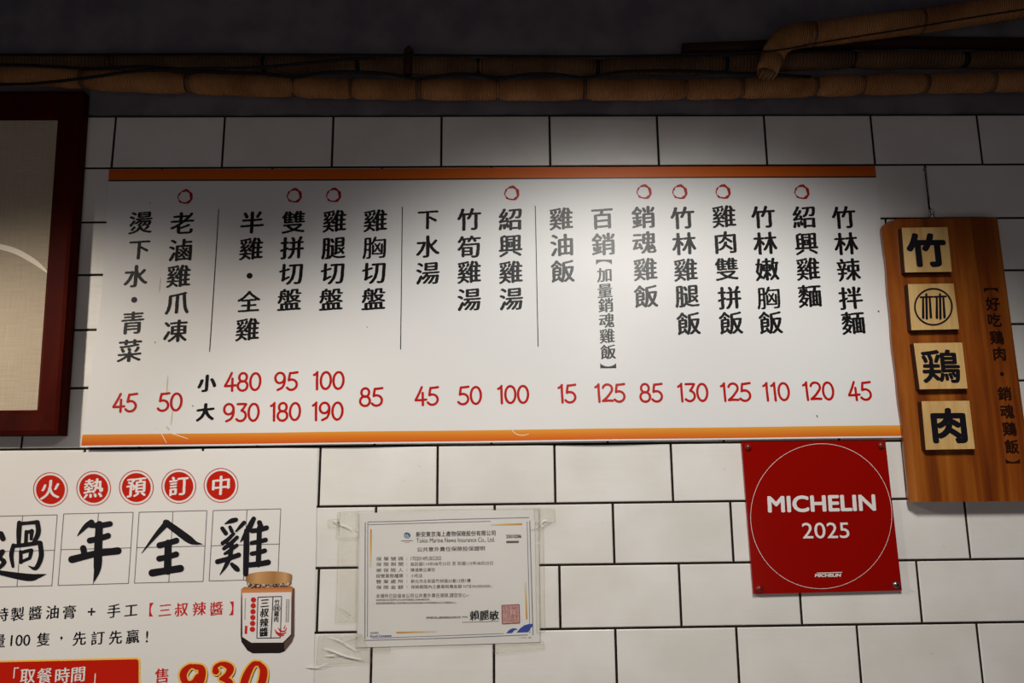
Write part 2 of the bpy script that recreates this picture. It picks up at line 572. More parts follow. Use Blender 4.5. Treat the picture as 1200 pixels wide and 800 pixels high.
def catmull(P, n=8):
    P = [np.array(p, float) for p in P]
    if len(P) == 2: return [P[0] + (P[1] - P[0]) * t / 3 for t in range(4)]
    Q = [2 * P[0] - P[1]] + P + [2 * P[-1] - P[-2]]; out = []
    for i in range(1, len(Q) - 2):
        for j in range(n):
            t = j / n
            out.append(.5 * (2 * Q[i] + (Q[i + 1] - Q[i - 1]) * t + (2 * Q[i - 1] - 5 * Q[i] + 4 * Q[i + 1] - Q[i + 2]) * t * t + (-Q[i - 1] + 3 * Q[i] - 3 * Q[i + 1] + Q[i + 2]) * t ** 3))
    return out + [P[-1]]


def stroke_loops(pts):
    """pts: (x, y, width) -> outlines of a brush stroke with round ends"""
    S = catmull(pts); n = len(S); Lf, Rt = [], []
    for i, s in enumerate(S):
        a = S[max(i - 1, 0)]; b = S[min(i + 1, n - 1)]
        t = (b - a)[:2]; t = t / (np.linalg.norm(t) + 1e-9); nn = np.array([-t[1], t[0]])
        Lf.append(s[:2] + nn * s[2] / 2); Rt.append(s[:2] - nn * s[2] / 2)
    out = [np.array([Lf[i], Lf[i + 1], Rt[i + 1], Rt[i]]) for i in range(n - 1)]
    for s in S[::4] + [S[-1]]:
        out.append(np.array([(s[0] + math.cos(2 * math.pi * j / 14) * s[2] / 2, s[1] + math.sin(2 * math.pi * j / 14) * s[2] / 2) for j in range(14)]))
    return [q if area(q) > 0 else q[::-1] for q in out]


def stroke_obj(name, strokes, to_wall, ymap, material, parent, grow=0.0, shift=(0, 0)):
    """strokes given in a local 2-D frame; to_wall maps (x, y) of that frame to wall (X, Z)"""
    loops = []
    for s in strokes:
        loops += stroke_loops([(p[0] + shift[0], p[1] + shift[1], p[2] + grow) for p in s])
    v, t = triangulate(loops)
    return fill_loops(name, [(np.array([to_wall(x, y) for x, y in v]), t)], ymap, material, parent)


def poly_obj(name, pts_px, Y, material, parent, thick=0.0, bulge=None):
    """flat polygon, corners measured on the plane y = Y (clockwise or not)"""
    P = [at(x, y, Y) for x, y in pts_px]
    return poly_w(name, [(p.x, p.z) for p in P], Y, material, parent, thick)


def poly_w(name, P, Y, material, parent, thick=0.0):
    ar = sum(P[i][0] * P[(i + 1) % len(P)][1] - P[(i + 1) % len(P)][0] * P[i][1] for i in range(len(P)))
    if ar < 0: P = P[::-1]
    n = len(P); V = [(x, Y, z) for x, z in P]; Fc = [tuple(range(n))]
    if thick:
        V += [(x, Y + thick, z) for x, z in P]
        Fc += [tuple(range(2 * n - 1, n - 1, -1))] + [(i + n, (i + 1) % n + n, (i + 1) % n, i) for i in range(n)]
    return obj(name, V, Fc, material, parent)


def line_px(name, pts, width_px, Y, material, parent):
    """thin printed line through measured spots"""
    V, Fc = [], []
    for (a, b) in zip(pts[:-1], pts[1:]):
        A, B = at(*a, Y), at(*b, Y); mx, mz = dist_px(*a, Y)
        d = (B - A).normalized(); n = Vector((-d.z, 0, d.x)) * width_px * mx / 2
        k = len(V); V += [A - n, B - n, B + n, A + n]
        Fc.append((k, k + 1, k + 2, k + 3))
    ff = []
    for q in Fc:
        a, b, d = (V[i] for i in q[:3])
        cr = (b[0] - a[0]) * (d[2] - a[2]) - (b[2] - a[2]) * (d[0] - a[0])
        ff.append(q if cr > 0 else q[::-1])
    return obj(name, V, ff, material, parent)


def ellipse_px(cx, cy, rx, ry, n=48, ang=0.0, a0=0, a1=360):
    out = []
    for i in range(n):
        t = math.radians(a0 + (a1 - a0) * i / (n if a1 - a0 == 360 else n - 1))
        x, y = rx * math.cos(t), ry * math.sin(t)
        out.append((cx + x * math.cos(ang) - y * math.sin(ang), cy + x * math.sin(ang) + y * math.cos(ang)))
    return out


# ------------------------------------------------------------------ menu banner
def sstep(a, b, x):
    t = min(max((x - a) / (b - a), 0), 1)
    return t * t * (3 - 2 * t)


def banner_y(X, Z):
    low = sstep(-.35, -.60, Z)
    v = .0045 + .0012 * math.sin(X * 7.1 + 1) + low * (.0035 + .0035 * math.sin(X * 15.3 + .6))
    v += .0012 * math.sin(X * 11 - Z * 6) * sstep(0.0, -.3, Z)
    return -v


YB = -.005
LEFT = [(199, 128), (260, 125.5), (320, 121.5), (360, 118), (400, 112), (460, 104.5), (524, 97)]
RGT = [(194, 1026), (260, 1033), (340, 1043), (430, 1050.5), (512.5, 1058)]


def edge_x(tab, t):
    ys = np.array([a for a, b in tab]); xs = [b for a, b in tab]
    y = ys[0] + (ys[-1] - ys[0]) * t
    return float(np.interp(y, ys, xs)), float(y)


def banner_pt(s, t):
    """s across, t down (0..1): photograph-measured outline carried onto the wall"""
    xl, yl = edge_x(LEFT, t); xr, yr = edge_x(RGT, t)
    a, b = at(xl, yl, YB), at(xr, yr, YB)
    return (a.x + (b.x - a.x) * s, a.z + (b.z - a.z) * s)


def banner_strip(name, t0, t1, nx, nz, material, parent, front=0.0, s0=0.0, s1=1.0, back=False):
    V, Fc = [], []
    for j in range(nz + 1):
        for i in range(nx + 1):
            X, Z = banner_pt(s0 + (s1 - s0) * i / nx, t0 + (t1 - t0) * j / nz)
            V.append((X, banner_y(X, Z) - front, Z))
    for j in range(nz):
        for i in range(nx):
            a = j * (nx + 1) + i
            Fc.append((a, a + nx + 1, a + nx + 2, a + 1))
    n = len(V)
    if back:
        V += [(x, y + .0009, z) for x, y, z in V]
        Fc += [tuple(q + n for q in f[::-1]) for f in list(Fc)]
        per = [i for i in range(nx)] + [nx + j * (nx + 1) for j in range(nz)] + [nz * (nx + 1) + i for i in range(nx, 0, -1)] + [j * (nx + 1) for j in range(nz, 0, -1)]
        for i, a in enumerate(per):
            b = per[(i + 1) % len(per)]
            Fc.append((a, b, b + n, a + n))
    return obj(name, V, Fc, material, parent, smooth=not back)


o0 = at(575, 355, YB)
banner = thing('menu_banner', (o0.x, 0, o0.z), 'wide white menu banner with orange stripes, black dish names and red prices', 'menu')
banner_strip('sheet', 0, 1, 90, 40, M_vinyl, banner, back=True)
zt = at(575, 195, YB).z; zt2 = at(575, 208, YB).z
M_band1 = ramp_z_material('top_orange_print', zt2, zt, [(0, srgb(208, 102, 30)), (1, srgb(202, 90, 20))])
b1 = banner_strip('orange_band', 0.0, .0375, 90, 2, M_band1, banner, .0003)
b1['label'] = 'darker orange stripe along the top'
dl = banner_strip('thin_line', .0375, .0425, 90, 1, M_black_strip, banner, .0003)
zt = at(575, 503, YB).z; zt2 = at(575, 517, YB).z
M_band2 = ramp_z_material('bottom_orange_print', zt2, zt, [(0, srgb(212, 92, 26)), (1, srgb(230, 160, 58)), (.5, srgb(222, 124, 36))])
b2 = banner_strip('orange_band', .955, .994, 90, 2, M_band2, banner, .0003)
b2['label'] = 'brighter orange stripe fading upward to yellow'

yb = lambda X, Z: banner_y(X, Z) - .0004


def pxw0(px, py):
    p = at(px, py, YB); return (p.x, p.z)


COLS = [
    ('燙下水·青菜', [(165.4, 261.5), (163.7, 293), (159.8, 323.7), (157.6, 351.4), (155.8, 378.5), (153, 411)]),
    ('老滷雞爪凍', [(214, 261.5), (211.8, 293), (209.6, 323.7), (207.9, 355.2), (205.9, 387.5)]),
    ('半雞·全雞', [(295.4, 260.4), (294.3, 291.4), (292.2, 322.8), (291.4, 353), (290, 386)]),
    ('雙拼切盤', [(343.8, 260), (342, 290), (340.7, 321), (339, 351)]),
    ('雞腿切盤', [(392, 258.8), (390.8, 290.5), (389.5, 320.5), (388, 350.8)]),
    ('雞胸切盤', [(440, 258.3), (438.8, 290), (438, 320), (437.8, 350.3)]),
    ('下水湯', [(501.5, 257.5), (501.5, 288.8), (501.5, 320)]),
    ('竹筍雞湯', [(550, 257), (550, 288.8), (550, 318.8), (550, 350.8)]),
    ('紹興雞湯', [(598, 257), (598.3, 288), (598.8, 318.8), (599.3, 350)]),
    ('雞油飯', [(657.8, 256.3), (658.5, 286.7), (659.5, 317.6)]),
    ('百銷【加量銷魂雞飯】', [(705.7, 256.3), (707, 285.7), (707.8, 307), (708.3, 322.2), (709, 340.5), (709.8, 357.4), (710.7, 375.4), (711.4, 393.9), (712.3, 412.6), (712.3, 428.8)]),
    ('銷魂雞飯', [(753.7, 254.4), (754.8, 284), (756.3, 315.8), (756.9, 347.3)]),
    ('竹林雞腿飯', [(799.8, 255.5), (801.5, 285.7), (803.4, 316.5), (805, 347.3), (806.6, 379.3)]),
    ('雞肉雙拼飯', [(848.4, 254), (850, 284.4), (851.4, 315.6), (854.7, 349), (856.3, 378.5)]),
    ('竹林嫩胸飯', [(894.4, 254.4), (896.6, 285), (899, 315.6), (900.7, 349), (903, 378)]),
    ('紹興雞麵', [(942.4, 254.4), (945.2, 285.6), (947.4, 315), (949.4, 347)]),
    ('竹林辣拌麵', [(989.4, 254.4), (992, 285), (995, 315.6), (997.6, 349), (1000.4, 378.5)]),
]


def dot_loop(r=.13):
    t = np.linspace(0, 2 * math.pi, 20, endpoint=False)
    return [np.stack([.5 + r * np.cos(t), .5 + r * np.sin(t)], 1)]


def rot90(loops):
    return [np.stack([q[:, 1], -q[:, 0]], 1) for q in loops]


for s, pts in COLS:
    loops = []
    small = len(s) > 8
    for i, ch in enumerate(s):
        px, py = pts[i]
        if ch == '·':
            fill_loops('dish_name', loops, yb, M_ink, banner)
            fill_loops('separator_dot', place_char(dot_loop(), px, py, 27, YB), yb, M_ink, banner)
            loops = []
            continue
        elif ch in '【】': L = rot90(plain(ch)); em = 20
        elif small and i > 2: L = brush(ch, off_v=.030, off_h=.006); em = 18.6
        elif ch == '胸': L = brush(ch, off_h=.003, off_v=.019); em = 29.0
        else: L = brush(ch); em = 29.0
        if ch == '下': em *= .9
        if ch in '百全': em *= .95
        loops += place_char(L, px, py, em, YB)
    fill_loops('dish_name', loops, yb, M_ink, banner)

for (xa, ya, xb, yb_) in ((256.4, 245, 245.5, 412), (471.5, 242, 469.5, 409.5), (627.3, 241, 630.6, 406)):
    a = at(xa, ya, YB); b = at(xb, yb_, YB)
    V, Fc = [], []
    for i in range(9):
        t = i / 8; X = a.x + (b.x - a.x) * t; Z = a.z + (b.z - a.z) * t
        for dx in (-.00075, .00075): V.append((X + dx, banner_y(X, Z) - .0004, Z))
    for i in range(8): Fc.append((2 * i, 2 * i + 2, 2 * i + 3, 2 * i + 1))
    obj('divider_line', V, Fc, M_ink, banner)

for k, (x, y) in enumerate([(217, 231), (344.5, 229), (390.5, 228.5), (599.5, 226.5), (754.5, 225), (796.3, 225.2), (847, 225), (939.6, 225)]):
    n = 44; outer, inner = [], []
    c = at(x, y, YB); mx, _ = dist_px(x, y, YB)
    for i in range(n):
        t = 2 * math.pi * i / n
        r = 7.7 + .25 * math.sin(3 * t + 1) + .15 * math.sin(7 * t)
        wd = 1.15 + .45 * math.sin(t * 1 + 2.6) + .25 * math.sin(5 * t) + .2 * math.sin(9 * t + 2)
        tt = t + 1.2
        outer.append((c.x + (r + wd) * mx * math.cos(tt), c.z + (r + wd) * mx * math.sin(tt)))
        inner.append((c.x + (r - wd) * mx * math.cos(tt), c.z + (r - wd) * mx * math.sin(tt)))
    inner = inner[::-1]
    # the brush start: a small blob sticking inwards at the top
    blob = ellipse_px(x + .5, y - 7.6, 2.6, 1.3, 14, -.5)
    ring = fill_loops('red_ring', [np.array(outer), np.array(inner)], yb, M_ringred, banner)
    bl = [(p.x, p.z) for p in (at(q[0], q[1], YB) for q in blob)]
    bl = bl if sum(bl[i][0] * bl[(i + 1) % 14][1] - bl[(i + 1) % 14][0] * bl[i][1] for i in range(14)) > 0 else bl[::-1]
    obj('brush_start', [(X, yb(X, Z) - .0001, Z) for X, Z in bl], [tuple(range(14))], M_ringred, ring)

# handwritten prices: digits as round-ended strokes, box 0.62 wide x 1 high, y up
A = lambda cx, cy, rx, ry, a0, a1, n=10: [(cx + rx * math.cos(math.radians(a0 + (a1 - a0) * i / n)), cy + ry * math.sin(math.radians(a0 + (a1 - a0) * i / n))) for i in range(n + 1)]
DIG = {
    '0': (.66, [A(.33, .5, .26, .44, 90, 450, 18)]),
    '1': (.40, [[(.10, .80), (.20, .86), (.27, .95)], [(.26, .93), (.27, .5), (.29, .04)]]),
    '2': (.64, [A(.32, .70, .24, .24, 165, -35, 9) + [(.30, .28), (.07, .08)], [(.07, .08), (.33, .10), (.58, .09)]]),
    '3': (.62, [[(.10, .93), (.35, .94), (.54, .93)], [(.54, .93), (.42, .72), (.32, .60)], A(.28, .32, .27, .27, 80, -140, 10)]),
    '4': (.64, [[(.36, .96), (.22, .62), (.05, .28)], [(.05, .27), (.32, .28), (.60, .31)], [(.41, .66), (.42, .35), (.43, .02)]]),
    '5': (.62, [[(.17, .92), (.14, .72), (.12, .54)], [(.17, .91), (.35, .93), (.56, .96)], [(.12, .54)] + A(.27, .31, .28, .27, 100, -145, 10)]),
    '8': (.64, [A(.32, .73, .20, .22, 0, 360, 16), A(.32, .28, .25, .25, 0, 360, 16)]),
    '9': (.66, [A(.31, .67, .24, .27, 20, 380, 16), [(.55, .74), (.56, .45), (.46, .18), (.22, .04)]]),
}
PRICES = [('45', 148.5, 472), ('50', 200.4, 471), ('480', 284.7, 447), ('930', 282.8, 483), ('95', 335.5, 446.5), ('180', 334.5, 482.2), ('100', 385.3, 446),
          ('190', 384.3, 481.9), ('85', 435.5, 465.2), ('45', 500.3, 463.8), ('50', 550.6, 463), ('100', 601, 462), ('15', 663.8, 461.4), ('125', 713.8, 460.7),
          ('85', 762.3, 460.3), ('130', 811.2, 459.8), ('125', 861.5, 459.2), ('110', 908.8, 458.9), ('120', 957.8, 458.2), ('45', 1006.8, 458)]
for s, px, py in PRICES:
    c = at(px, py, YB); mx, _ = dist_px(px, py, YB)
    hgt = 22.5 * mx
    gap = .0
    tot = sum(DIG[d][0] for d in s)
    x = -tot / 2; strokes = []
    for d in s:
        wd, ss = DIG[d]
        for st in ss: strokes.append([(p[0] + x, p[1] - .5, .125) for p in st])
        x += wd
    stroke_obj('price', strokes, lambda u, v: (c.x + u * hgt, c.z + v * hgt), yb, M_price, banner)
for ch, px, py in (('小', 242.7, 449), ('大', 241, 483)):
    fill_loops('size_word', place_char(brush(ch, off_h=.03, off_v=.05, slant=.1), px, py, 21.5, YB), yb, M_ink, banner)


M_stain = mat('yellowed_stain', (.62, .52, .37), .5, .2)
M_scratch = mat('pale_scratch', (.85, .80, .70), .4, .3)
for st_ in ([(197.5, 440, .6), (197, 448, 1.6), (196.2, 462, 1.0)], [(203.5, 478, .4), (202.5, 488, 1.5), (201.5, 498, .8)], [(196.5, 500, 1.4), (199, 503, 2.2)], [(188.5, 325, .5), (187.5, 335, 1.4), (187, 342, .6)]):
    stroke_obj('stain', [st_], lambda a_, b_: pxw0(a_, b_), lambda X, Z: banner_y(X, Z) - .0002, M_stain, banner)
for st_ in [[(186, 504, .4), (191, 509, .8), (196.5, 519, .6)], [(178, 500, .4), (200, 507, .9), (221, 514, .6)], [(597, 498, .3), (603, 507, .7), (612, 510, .8), (620, 508, .4)], [(858, 490, .3), (864, 494, .6), (869, 499, .5)]]:
    stroke_obj('scratch', [st_], lambda a_, b_: pxw0(a_, b_), yb, M_scratch, banner)
for st_ in [[(956, 487, 1.2), (957, 489, .8)], [(176, 238, .8), (176.3, 239, .6)], [(1030, 364, 1.6), (1031, 365, 1)], [(430, 383, .8), (431, 383.4, .6)], [(182, 401, .9), (182.6, 402, .6)], [(226, 475, .8), (226.6, 476, .9)], [(1054, 446, 1), (1054.3, 448, 1)]]:
    stroke_obj('speck', [st_], lambda a_, b_: pxw0(a_, b_), yb, M_blockside, banner)


# ------------------------------------------------------------------ pre-order poster (lower left)
YP = -.0018
Pp = at(180, 680, YP)
poster = thing('preorder_poster', (Pp.x, 0, Pp.z), 'large white poster with huge brush lettering, red circles and a printed sauce jar', 'poster')
tl, tr_, br_ = at(0, 530.5, YP), at(372, 527, YP), at(367.5, 800, YP)
sl = (tr_.z - tl.z) / (tr_.x - tl.x)
xl = -.62
sheet = poly_w('sheet', [(xl, tl.z + sl * (xl - tl.x)), (tr_.x, tr_.z), (tr_.x + (br_.x - tr_.x) * 2.2, tr_.z - (tr_.z - br_.z) * 2.2), (xl, tr_.z - (tr_.z - br_.z) * 2.2 - .02)], YP, M_paper, poster, .0006)
yp = lambda X, Z: YP - .0003
yp2 = lambda X, Z: YP - .0006
yp3 = lambda X, Z: YP - .0009


def pxw(px, py, Y=YP):
    p = at(px, py, Y); return (p.x, p.z)


def loops_px(pts, Y=YP): return np.array([pxw(x, y, Y) for x, y in pts])


for ch, cx, cy in (('火', 59.2, 573.5), ('熱', 109.8, 572), ('預', 159.8, 571), ('訂', 209.6, 569.6), ('中', 259, 568.5)):
    disc = fill_loops('red_disc', [loops_px(ellipse_px(cx, cy, 16.9, 16.9))], yp, M_red, poster)
    fill_loops('outer_ring', [loops_px(ellipse_px(cx, cy, 20.3, 20.3)), loops_px(ellipse_px(cx, cy, 19.4, 19.4)[::-1])], yp, M_red, disc)
    fill_loops('character', place_char(brush(ch, off_v=.028, off_h=.012), cx, cy, 24, YP, rot=.02), yp2, M_white, disc)

for TL, TR, BR, BL in (((-14, 605), (67, 603), (60.7, 686), (-21, 688)), ((74.6, 602), (156, 600), (150.5, 683.3), (68, 685.7)),
                       ((163, 600), (242.4, 598), (238, 681), (157.5, 683)), ((249.8, 598), (329, 596), (325.5, 678.5), (245, 680.5))):
    mid = lambda a, b: ((a[0] + b[0]) / 2, (a[1] + b[1]) / 2)
    g = line_px('guide_box', [TL, TR, BR, BL, TL], .8, YP - .0003, M_line, poster)
    line_px('centre_line', [mid(TL, TR), mid(BL, BR)], .8, YP - .0003, M_line, g)
    line_px('centre_line', [mid(TL, BL), mid(TR, BR)], .8, YP - .0003, M_line, g)

c5 = lambda x, y, w_: (x / 5.333, 530 + y / 5.333, w_ / 5.333)
c6 = lambda x, y, w_: (180 + x / 5.333, 530 + y / 5.333, w_ / 5.333)
BIG = [
    [[c5(122, 440, 30), c5(118, 500, 30), c5(118, 565, 26)], [c5(120, 445, 24), c5(180, 440, 22), c5(235, 435, 28)], [c5(235, 438, 30), c5(240, 500, 32), c5(215, 560, 26)],
     [c5(166, 495, 24), c5(162, 570, 24)], [c5(166, 500, 20), c5(200, 490, 24)], [c5(200, 490, 26), c5(196, 540, 20)],
     [c5(85, 580, 26), c5(72, 640, 28), c5(82, 712, 18)], [c5(88, 584, 24), c5(170, 575, 26), c5(250, 562, 26)], [c5(252, 565, 30), c5(258, 650, 32), c5(225, 722, 26), c5(180, 710, 6)],
     [c5(130, 620, 22), c5(132, 685, 24)], [c5(132, 625, 20), c5(170, 615, 22), c5(197, 612, 26)], [c5(197, 614, 26), c5(188, 655, 22)], [c5(134, 682, 18), c5(186, 660, 20)],
     [c5(5, 510, 40), c5(20, 538, 34)], [c5(-20, 640, 20), c5(18, 618, 28), c5(2, 655, 24), c5(26, 685, 30), c5(-10, 728, 20)], [c5(-60, 735, 20), c5(40, 758, 34), c5(180, 780, 46), c5(240, 772, 28), c5(288, 760, 3)]],
    [[c5(572, 437, 38), c5(540, 458, 32), c5(508, 492, 20), c5(485, 520, 5)], [c5(570, 455, 34), c5(630, 455, 36), c5(688, 446, 36)], [c5(562, 550, 38), c5(620, 538, 36), c5(676, 520, 38)],
     [c5(450, 668, 46), c5(600, 632, 42), c5(738, 614, 46)], [c5(521, 598, 40), c5(530, 640, 38)], [c5(622, 450, 46), c5(616, 560, 50), c5(612, 690, 52), c5(605, 750, 34), c5(588, 808, 4)]],
    [[c6(85, 440, 40), c6(30, 500, 30), c6(-20, 560, 18), c6(-73, 628, 4)], [c6(78, 438, 40), c6(150, 490, 46), c6(225, 545, 46), c6(262, 564, 24), c6(304, 572, 4)],
     [c6(38, 580, 40), c6(90, 566, 36), c6(143, 550, 38)], [c6(36, 663, 38), c6(90, 652, 34), c6(142, 636, 38)], [c6(-8, 752, 46), c6(80, 738, 44), c6(168, 724, 46)], [c6(92, 565, 44), c6(88, 740, 48)]],
    [[c6(515, 420, 28), c6(485, 428, 30), c6(448, 445, 8)], [c6(430, 474, 26), c6(452, 505, 28)], [c6(478, 466, 22), c6(490, 492, 24)], [c6(566, 438, 26), c6(540, 466, 22), c6(516, 492, 12)],
     [c6(500, 508, 22), c6(462, 546, 26), c6(432, 566, 26)], [c6(522, 530, 24), c6(478, 572, 26), c6(440, 600, 24)], [c6(455, 560, 22), c6(485, 590, 24)], [c6(520, 580, 24), c6(470, 618, 24), c6(446, 632, 18)],
     [c6(400, 682, 32), c6(470, 662, 30), c6(532, 640, 32)], [c6(490, 575, 26), c6(478, 650, 28), c6(450, 710, 24), c6(415, 764, 4)], [c6(490, 698, 24), c6(515, 722, 34), c6(527, 733, 26)],
     [c6(626, 414, 30), c6(600, 465, 36), c6(570, 520, 28), c6(545, 556, 8)], [c6(582, 490, 34), c6(580, 620, 38), c6(576, 758, 34)], [c6(662, 438, 32), c6(672, 466, 32)],
     [c6(615, 490, 30), c6(660, 484, 30), c6(706, 470, 32)], [c6(615, 565, 28), c6(660, 556, 28), c6(700, 546, 30)], [c6(615, 632, 28), c6(660, 624, 28), c6(695, 613, 30)], [c6(600, 702, 34), c6(660, 696, 34), c6(716, 686, 36)], [c6(662, 470, 32), c6(655, 700, 34)]],
]
for st in BIG:
    stroke_obj('brush_character', st, pxw, yp2, M_inkposter, poster)

L1 = [('特', 2, 720), ('製', 20.6, 719), ('醬', 41.5, 718), ('油', 61.6, 717), ('膏', 81.4, 717), ('+', 107.3, 716.5), ('手', 133.5, 715.5), ('工', 153.6, 715)]
L1r = [('【', 177.5, 714), ('三', 193.3, 714.8), ('叔', 212.5, 714), ('辣', 233.5, 713), ('醬', 253.7, 712.9), ('】', 271.2, 712.5)]
L2 = [('限', -36, 753), ('量', -1.5, 751), ('100', 24, 750), ('隻', 51, 749), (',', 72, 748), ('先', 93.3, 748), ('訂', 114.6, 747.5), ('先', 135.6, 746.6), ('贏', 155.7, 745.7), ('!', 172.4, 745.7)]
L3 = [('「', 19.2, 788), ('取', 32.7, 792), ('餐', 52.5, 791.6), ('時', 73.5, 791), ('間', 91.9, 790), ('」', 109.4, 795)]


def text_line(name, L, em, material, ymap, bold=.012, rot=.022):
    loops = []
    for ch, x, y in L:
        e = em
        if ch == '100': lp = brush(ch, off_v=.008, off_h=.0, slant=0); e = em * 1.08
        elif ch in '+!': lp = plain(ch, .01); e = em * 1.1
        elif ch == ',': lp = [np.array([(.0, .1), (.04, .2), (.14, .22), (.19, .12), (.12, .0), (.02, -.08), (.08, .04)])]; e = em * 1.0
        elif ch in '【】「」': lp = plain(ch); 
        else: lp = brush(ch, off_v=bold + .008, off_h=bold - .008)
        loops += place_char(lp, x, y, e, YP, rot)
    return fill_loops(name, loops, ymap, material, poster)


text_line('text_line', L1, 16.5, M_inkposter, yp)
text_line('text_line', L2[:2], 16.5, M_inkposter, yp)
text_line('text_line', L2[2:5], 16.5, M_inkposter, yp)
text_line('text_line', L2[5:], 16.5, M_inkposter, yp)
text_line('text_line', L1r, 16.5, M_redtext, yp)['label'] = 'red bracketed words'


def rrect(x0, y0, x1, y1, r, rise):
    pts = []
    for cx, cy, a in ((x1 - r, y0 + r, -90), (x1 - r, y1 - r, 0), (x0 + r, y1 - r, 90), (x0 + r, y0 + r, 180)):
        for i in range(6):
            t = math.radians(a + 90 * i / 5)
            x, y = cx + r * math.cos(t), cy + r * math.sin(t)
            pts.append((x, y + rise * (x1 - x)))
    return pts


pb = fill_loops('red_panel', [loops_px(rrect(-140, 772, 162.5, 900, 3, .022))], yp2, M_red, poster)
fill_loops('yellow_border', [loops_px(rrect(-142, 770, 164.8, 902, 4.5, .022))], yp, M_yellow, pb)
tl3 = text_line('text_line', L3, 18.5, M_white, yp3); tl3['label'] = 'white words on the red panel'
text_line('text_line', [('售', 189.6, 791.5), ('價', 188.5, 812)], 18, M_redtext, yp)['label'] = 'small red word beside the big price'
N9 = [[(231, 783, 3), (224, 780, 5), (216.5, 786, 8), (215, 793, 8), (219, 800, 7), (226, 799, 5), (232, 792, 6)], [(228, 780, 5), (236, 783, 8), (236.5, 792, 9), (232, 805, 8), (222, 816, 6), (212, 818, 4)]]
N3 = [[(253, 786, 8), (253, 781, 5), (259, 777.5, 4.5), (266, 779, 7), (270, 783, 8.5), (267, 790, 7), (259, 795, 4)], [(260, 795, 4), (268, 798, 8), (269, 806, 9), (262, 815, 7), (250, 814, 6)]]
N0 = [[(304, 777, 5), (309, 785, 8.5), (307, 799, 9), (300, 812, 7), (292, 816, 4)], [(304, 777, 5), (297, 778, 6), (290, 789, 8.5), (286, 802, 9), (287, 812, 7), (292, 816, 4)]]
for nm, st in (('nine', N9), ('three', N3), ('zero', N0)):
    d = stroke_obj('price_digit', st, pxw, yp3, M_red, poster)
    stroke_obj('digit_outline', st, pxw, yp2, M_yellow, d, grow=4.2)
    stroke_obj('digit_shadow', st, pxw, lambda X, Z: YP - .00045, M_inkposter, d, grow=3.0, shift=(1.0, 1.4))

# the printed jar of sauce (flat print on the poster)
zj0, zj1 = at(314, 765, YP).z, at(314, 686, YP).z
M_jar = ramp_z_material('printed_sauce', zj0, zj1, [(0, srgb(24, 14, 16)), (1, srgb(170, 96, 44)), (.30, srgb(44, 22, 18)), (.80, srgb(110, 56, 36)), (.92, srgb(216, 140, 84))], .5, .3)
M_lid = ramp_z_material('printed_gold_lid', at(300, 700, YP).x * 0 + at(288, 676, YP).x, at(343, 676, YP).x, [(0, srgb(150, 104, 58)), (1, srgb(140, 96, 52)), (.25, srgb(206, 158, 104)), (.6, srgb(172, 122, 72)), (.85, srgb(206, 160, 110))], .5, .3, axis=0)
M_neck = mat('printed_glass_neck', srgb(126, 84, 56), .5, .3, nodes=noise_color(srgb(70, 36, 26), srgb(214, 190, 166), 320, 2, .45, .62))
jar = poly_obj('printed_jar', [(282.5, 690), (286, 687.5), (341, 686.5), (345.2, 689), (345, 745), (342, 752.5), (333.5, 763), (328, 765), (296, 765.3), (290, 762), (283, 752), (282, 745)], YP - .0003, M_jar, poster)
jar['label'] = 'jar of dark sauce printed on the poster'
poly_obj('jar_neck', [(289.5, 680), (341, 678), (342, 684), (337.5, 687.5), (293, 689), (289, 685)], YP - .00045, M_neck, jar)
fill_loops('jar_lid', [loops_px(ellipse_px(315.3, 674.8, 27.3, 5.7, 30, -.02, 180, 360) + ellipse_px(315.3, 680, 27, 4.2, 30, -.02, 0, 180))], yp2, M_lid, jar)
poly_obj('jar_label', [(284, 694.5), (341.5, 693.5), (341, 743), (331.5, 752.6), (294.5, 752.8), (284, 746)], YP - .0005, M_white, jar)
poly_obj('glass_edge', [(345.2, 689), (342.5, 690), (342, 744), (333, 753), (333.5, 763), (342, 752.5), (345, 745)], YP - .0006, mat('printed_glass_edge', srgb(96, 76, 66), .5, .3), jar)
bx = line_px('label_box', [(302.2, 699.5), (330, 698.6), (328.5, 747), (301, 747.6), (302.2, 699.5)], 1.0, YP - .0007, M_inkposter, jar)
line_px('label_box', [(320, 699), (317.5, 747)], 1.0, YP - .0007, M_inkposter, jar)
yj = lambda X, Z: YP - .0008
lp = []
for ch, x, y in (('三', 310.4, 706.5), ('叔', 310, 717.7), ('辣', 309.6, 729.2), ('醬', 309.2, 740.3)): lp += place_char(brush(ch, off_v=.03, off_h=.02), x, y, 10.6, YP)
fill_loops('label_lettering', lp, yj, M_inkposter, jar)
lp = []
for ch, x, y in (('竹', 324.8, 705.2), ('林', 324.5, 712.4), ('雞', 324.2, 719.2), ('肉', 323.8, 725.4)): lp += place_char(plain(ch, .02), x, y, 6.2, YP)
fill_loops('label_lettering', lp, yj, M_inkposter, jar)
fill_loops('label_lettering', [loops_px(ellipse_px(324.5, 712.4, 4.2, 4.2, 24)), loops_px(ellipse_px(324.5, 712.4, 3.6, 3.6, 24)[::-1])], yj, M_inkposter, jar)
for i, ch in enumerate('辣勁大椒麻香'[:6]):
    y = 702.5 + i * 6.9; x = 297.2 - i * .25
    d = fill_loops('label_dot', [loops_px(ellipse_px(x, y, 3.1, 3.1, 20))], yp3, M_redtext, jar)
lp = []
for i in range(12): lp.append(loops_px([(287.2 - i * .06, 701 + i * 2.1), (288.2 - i * .06, 701 + i * 2.1), (288.2 - i * .06, 702.3 + i * 2.1), (287.2 - i * .06, 702.3 + i * 2.1)]))
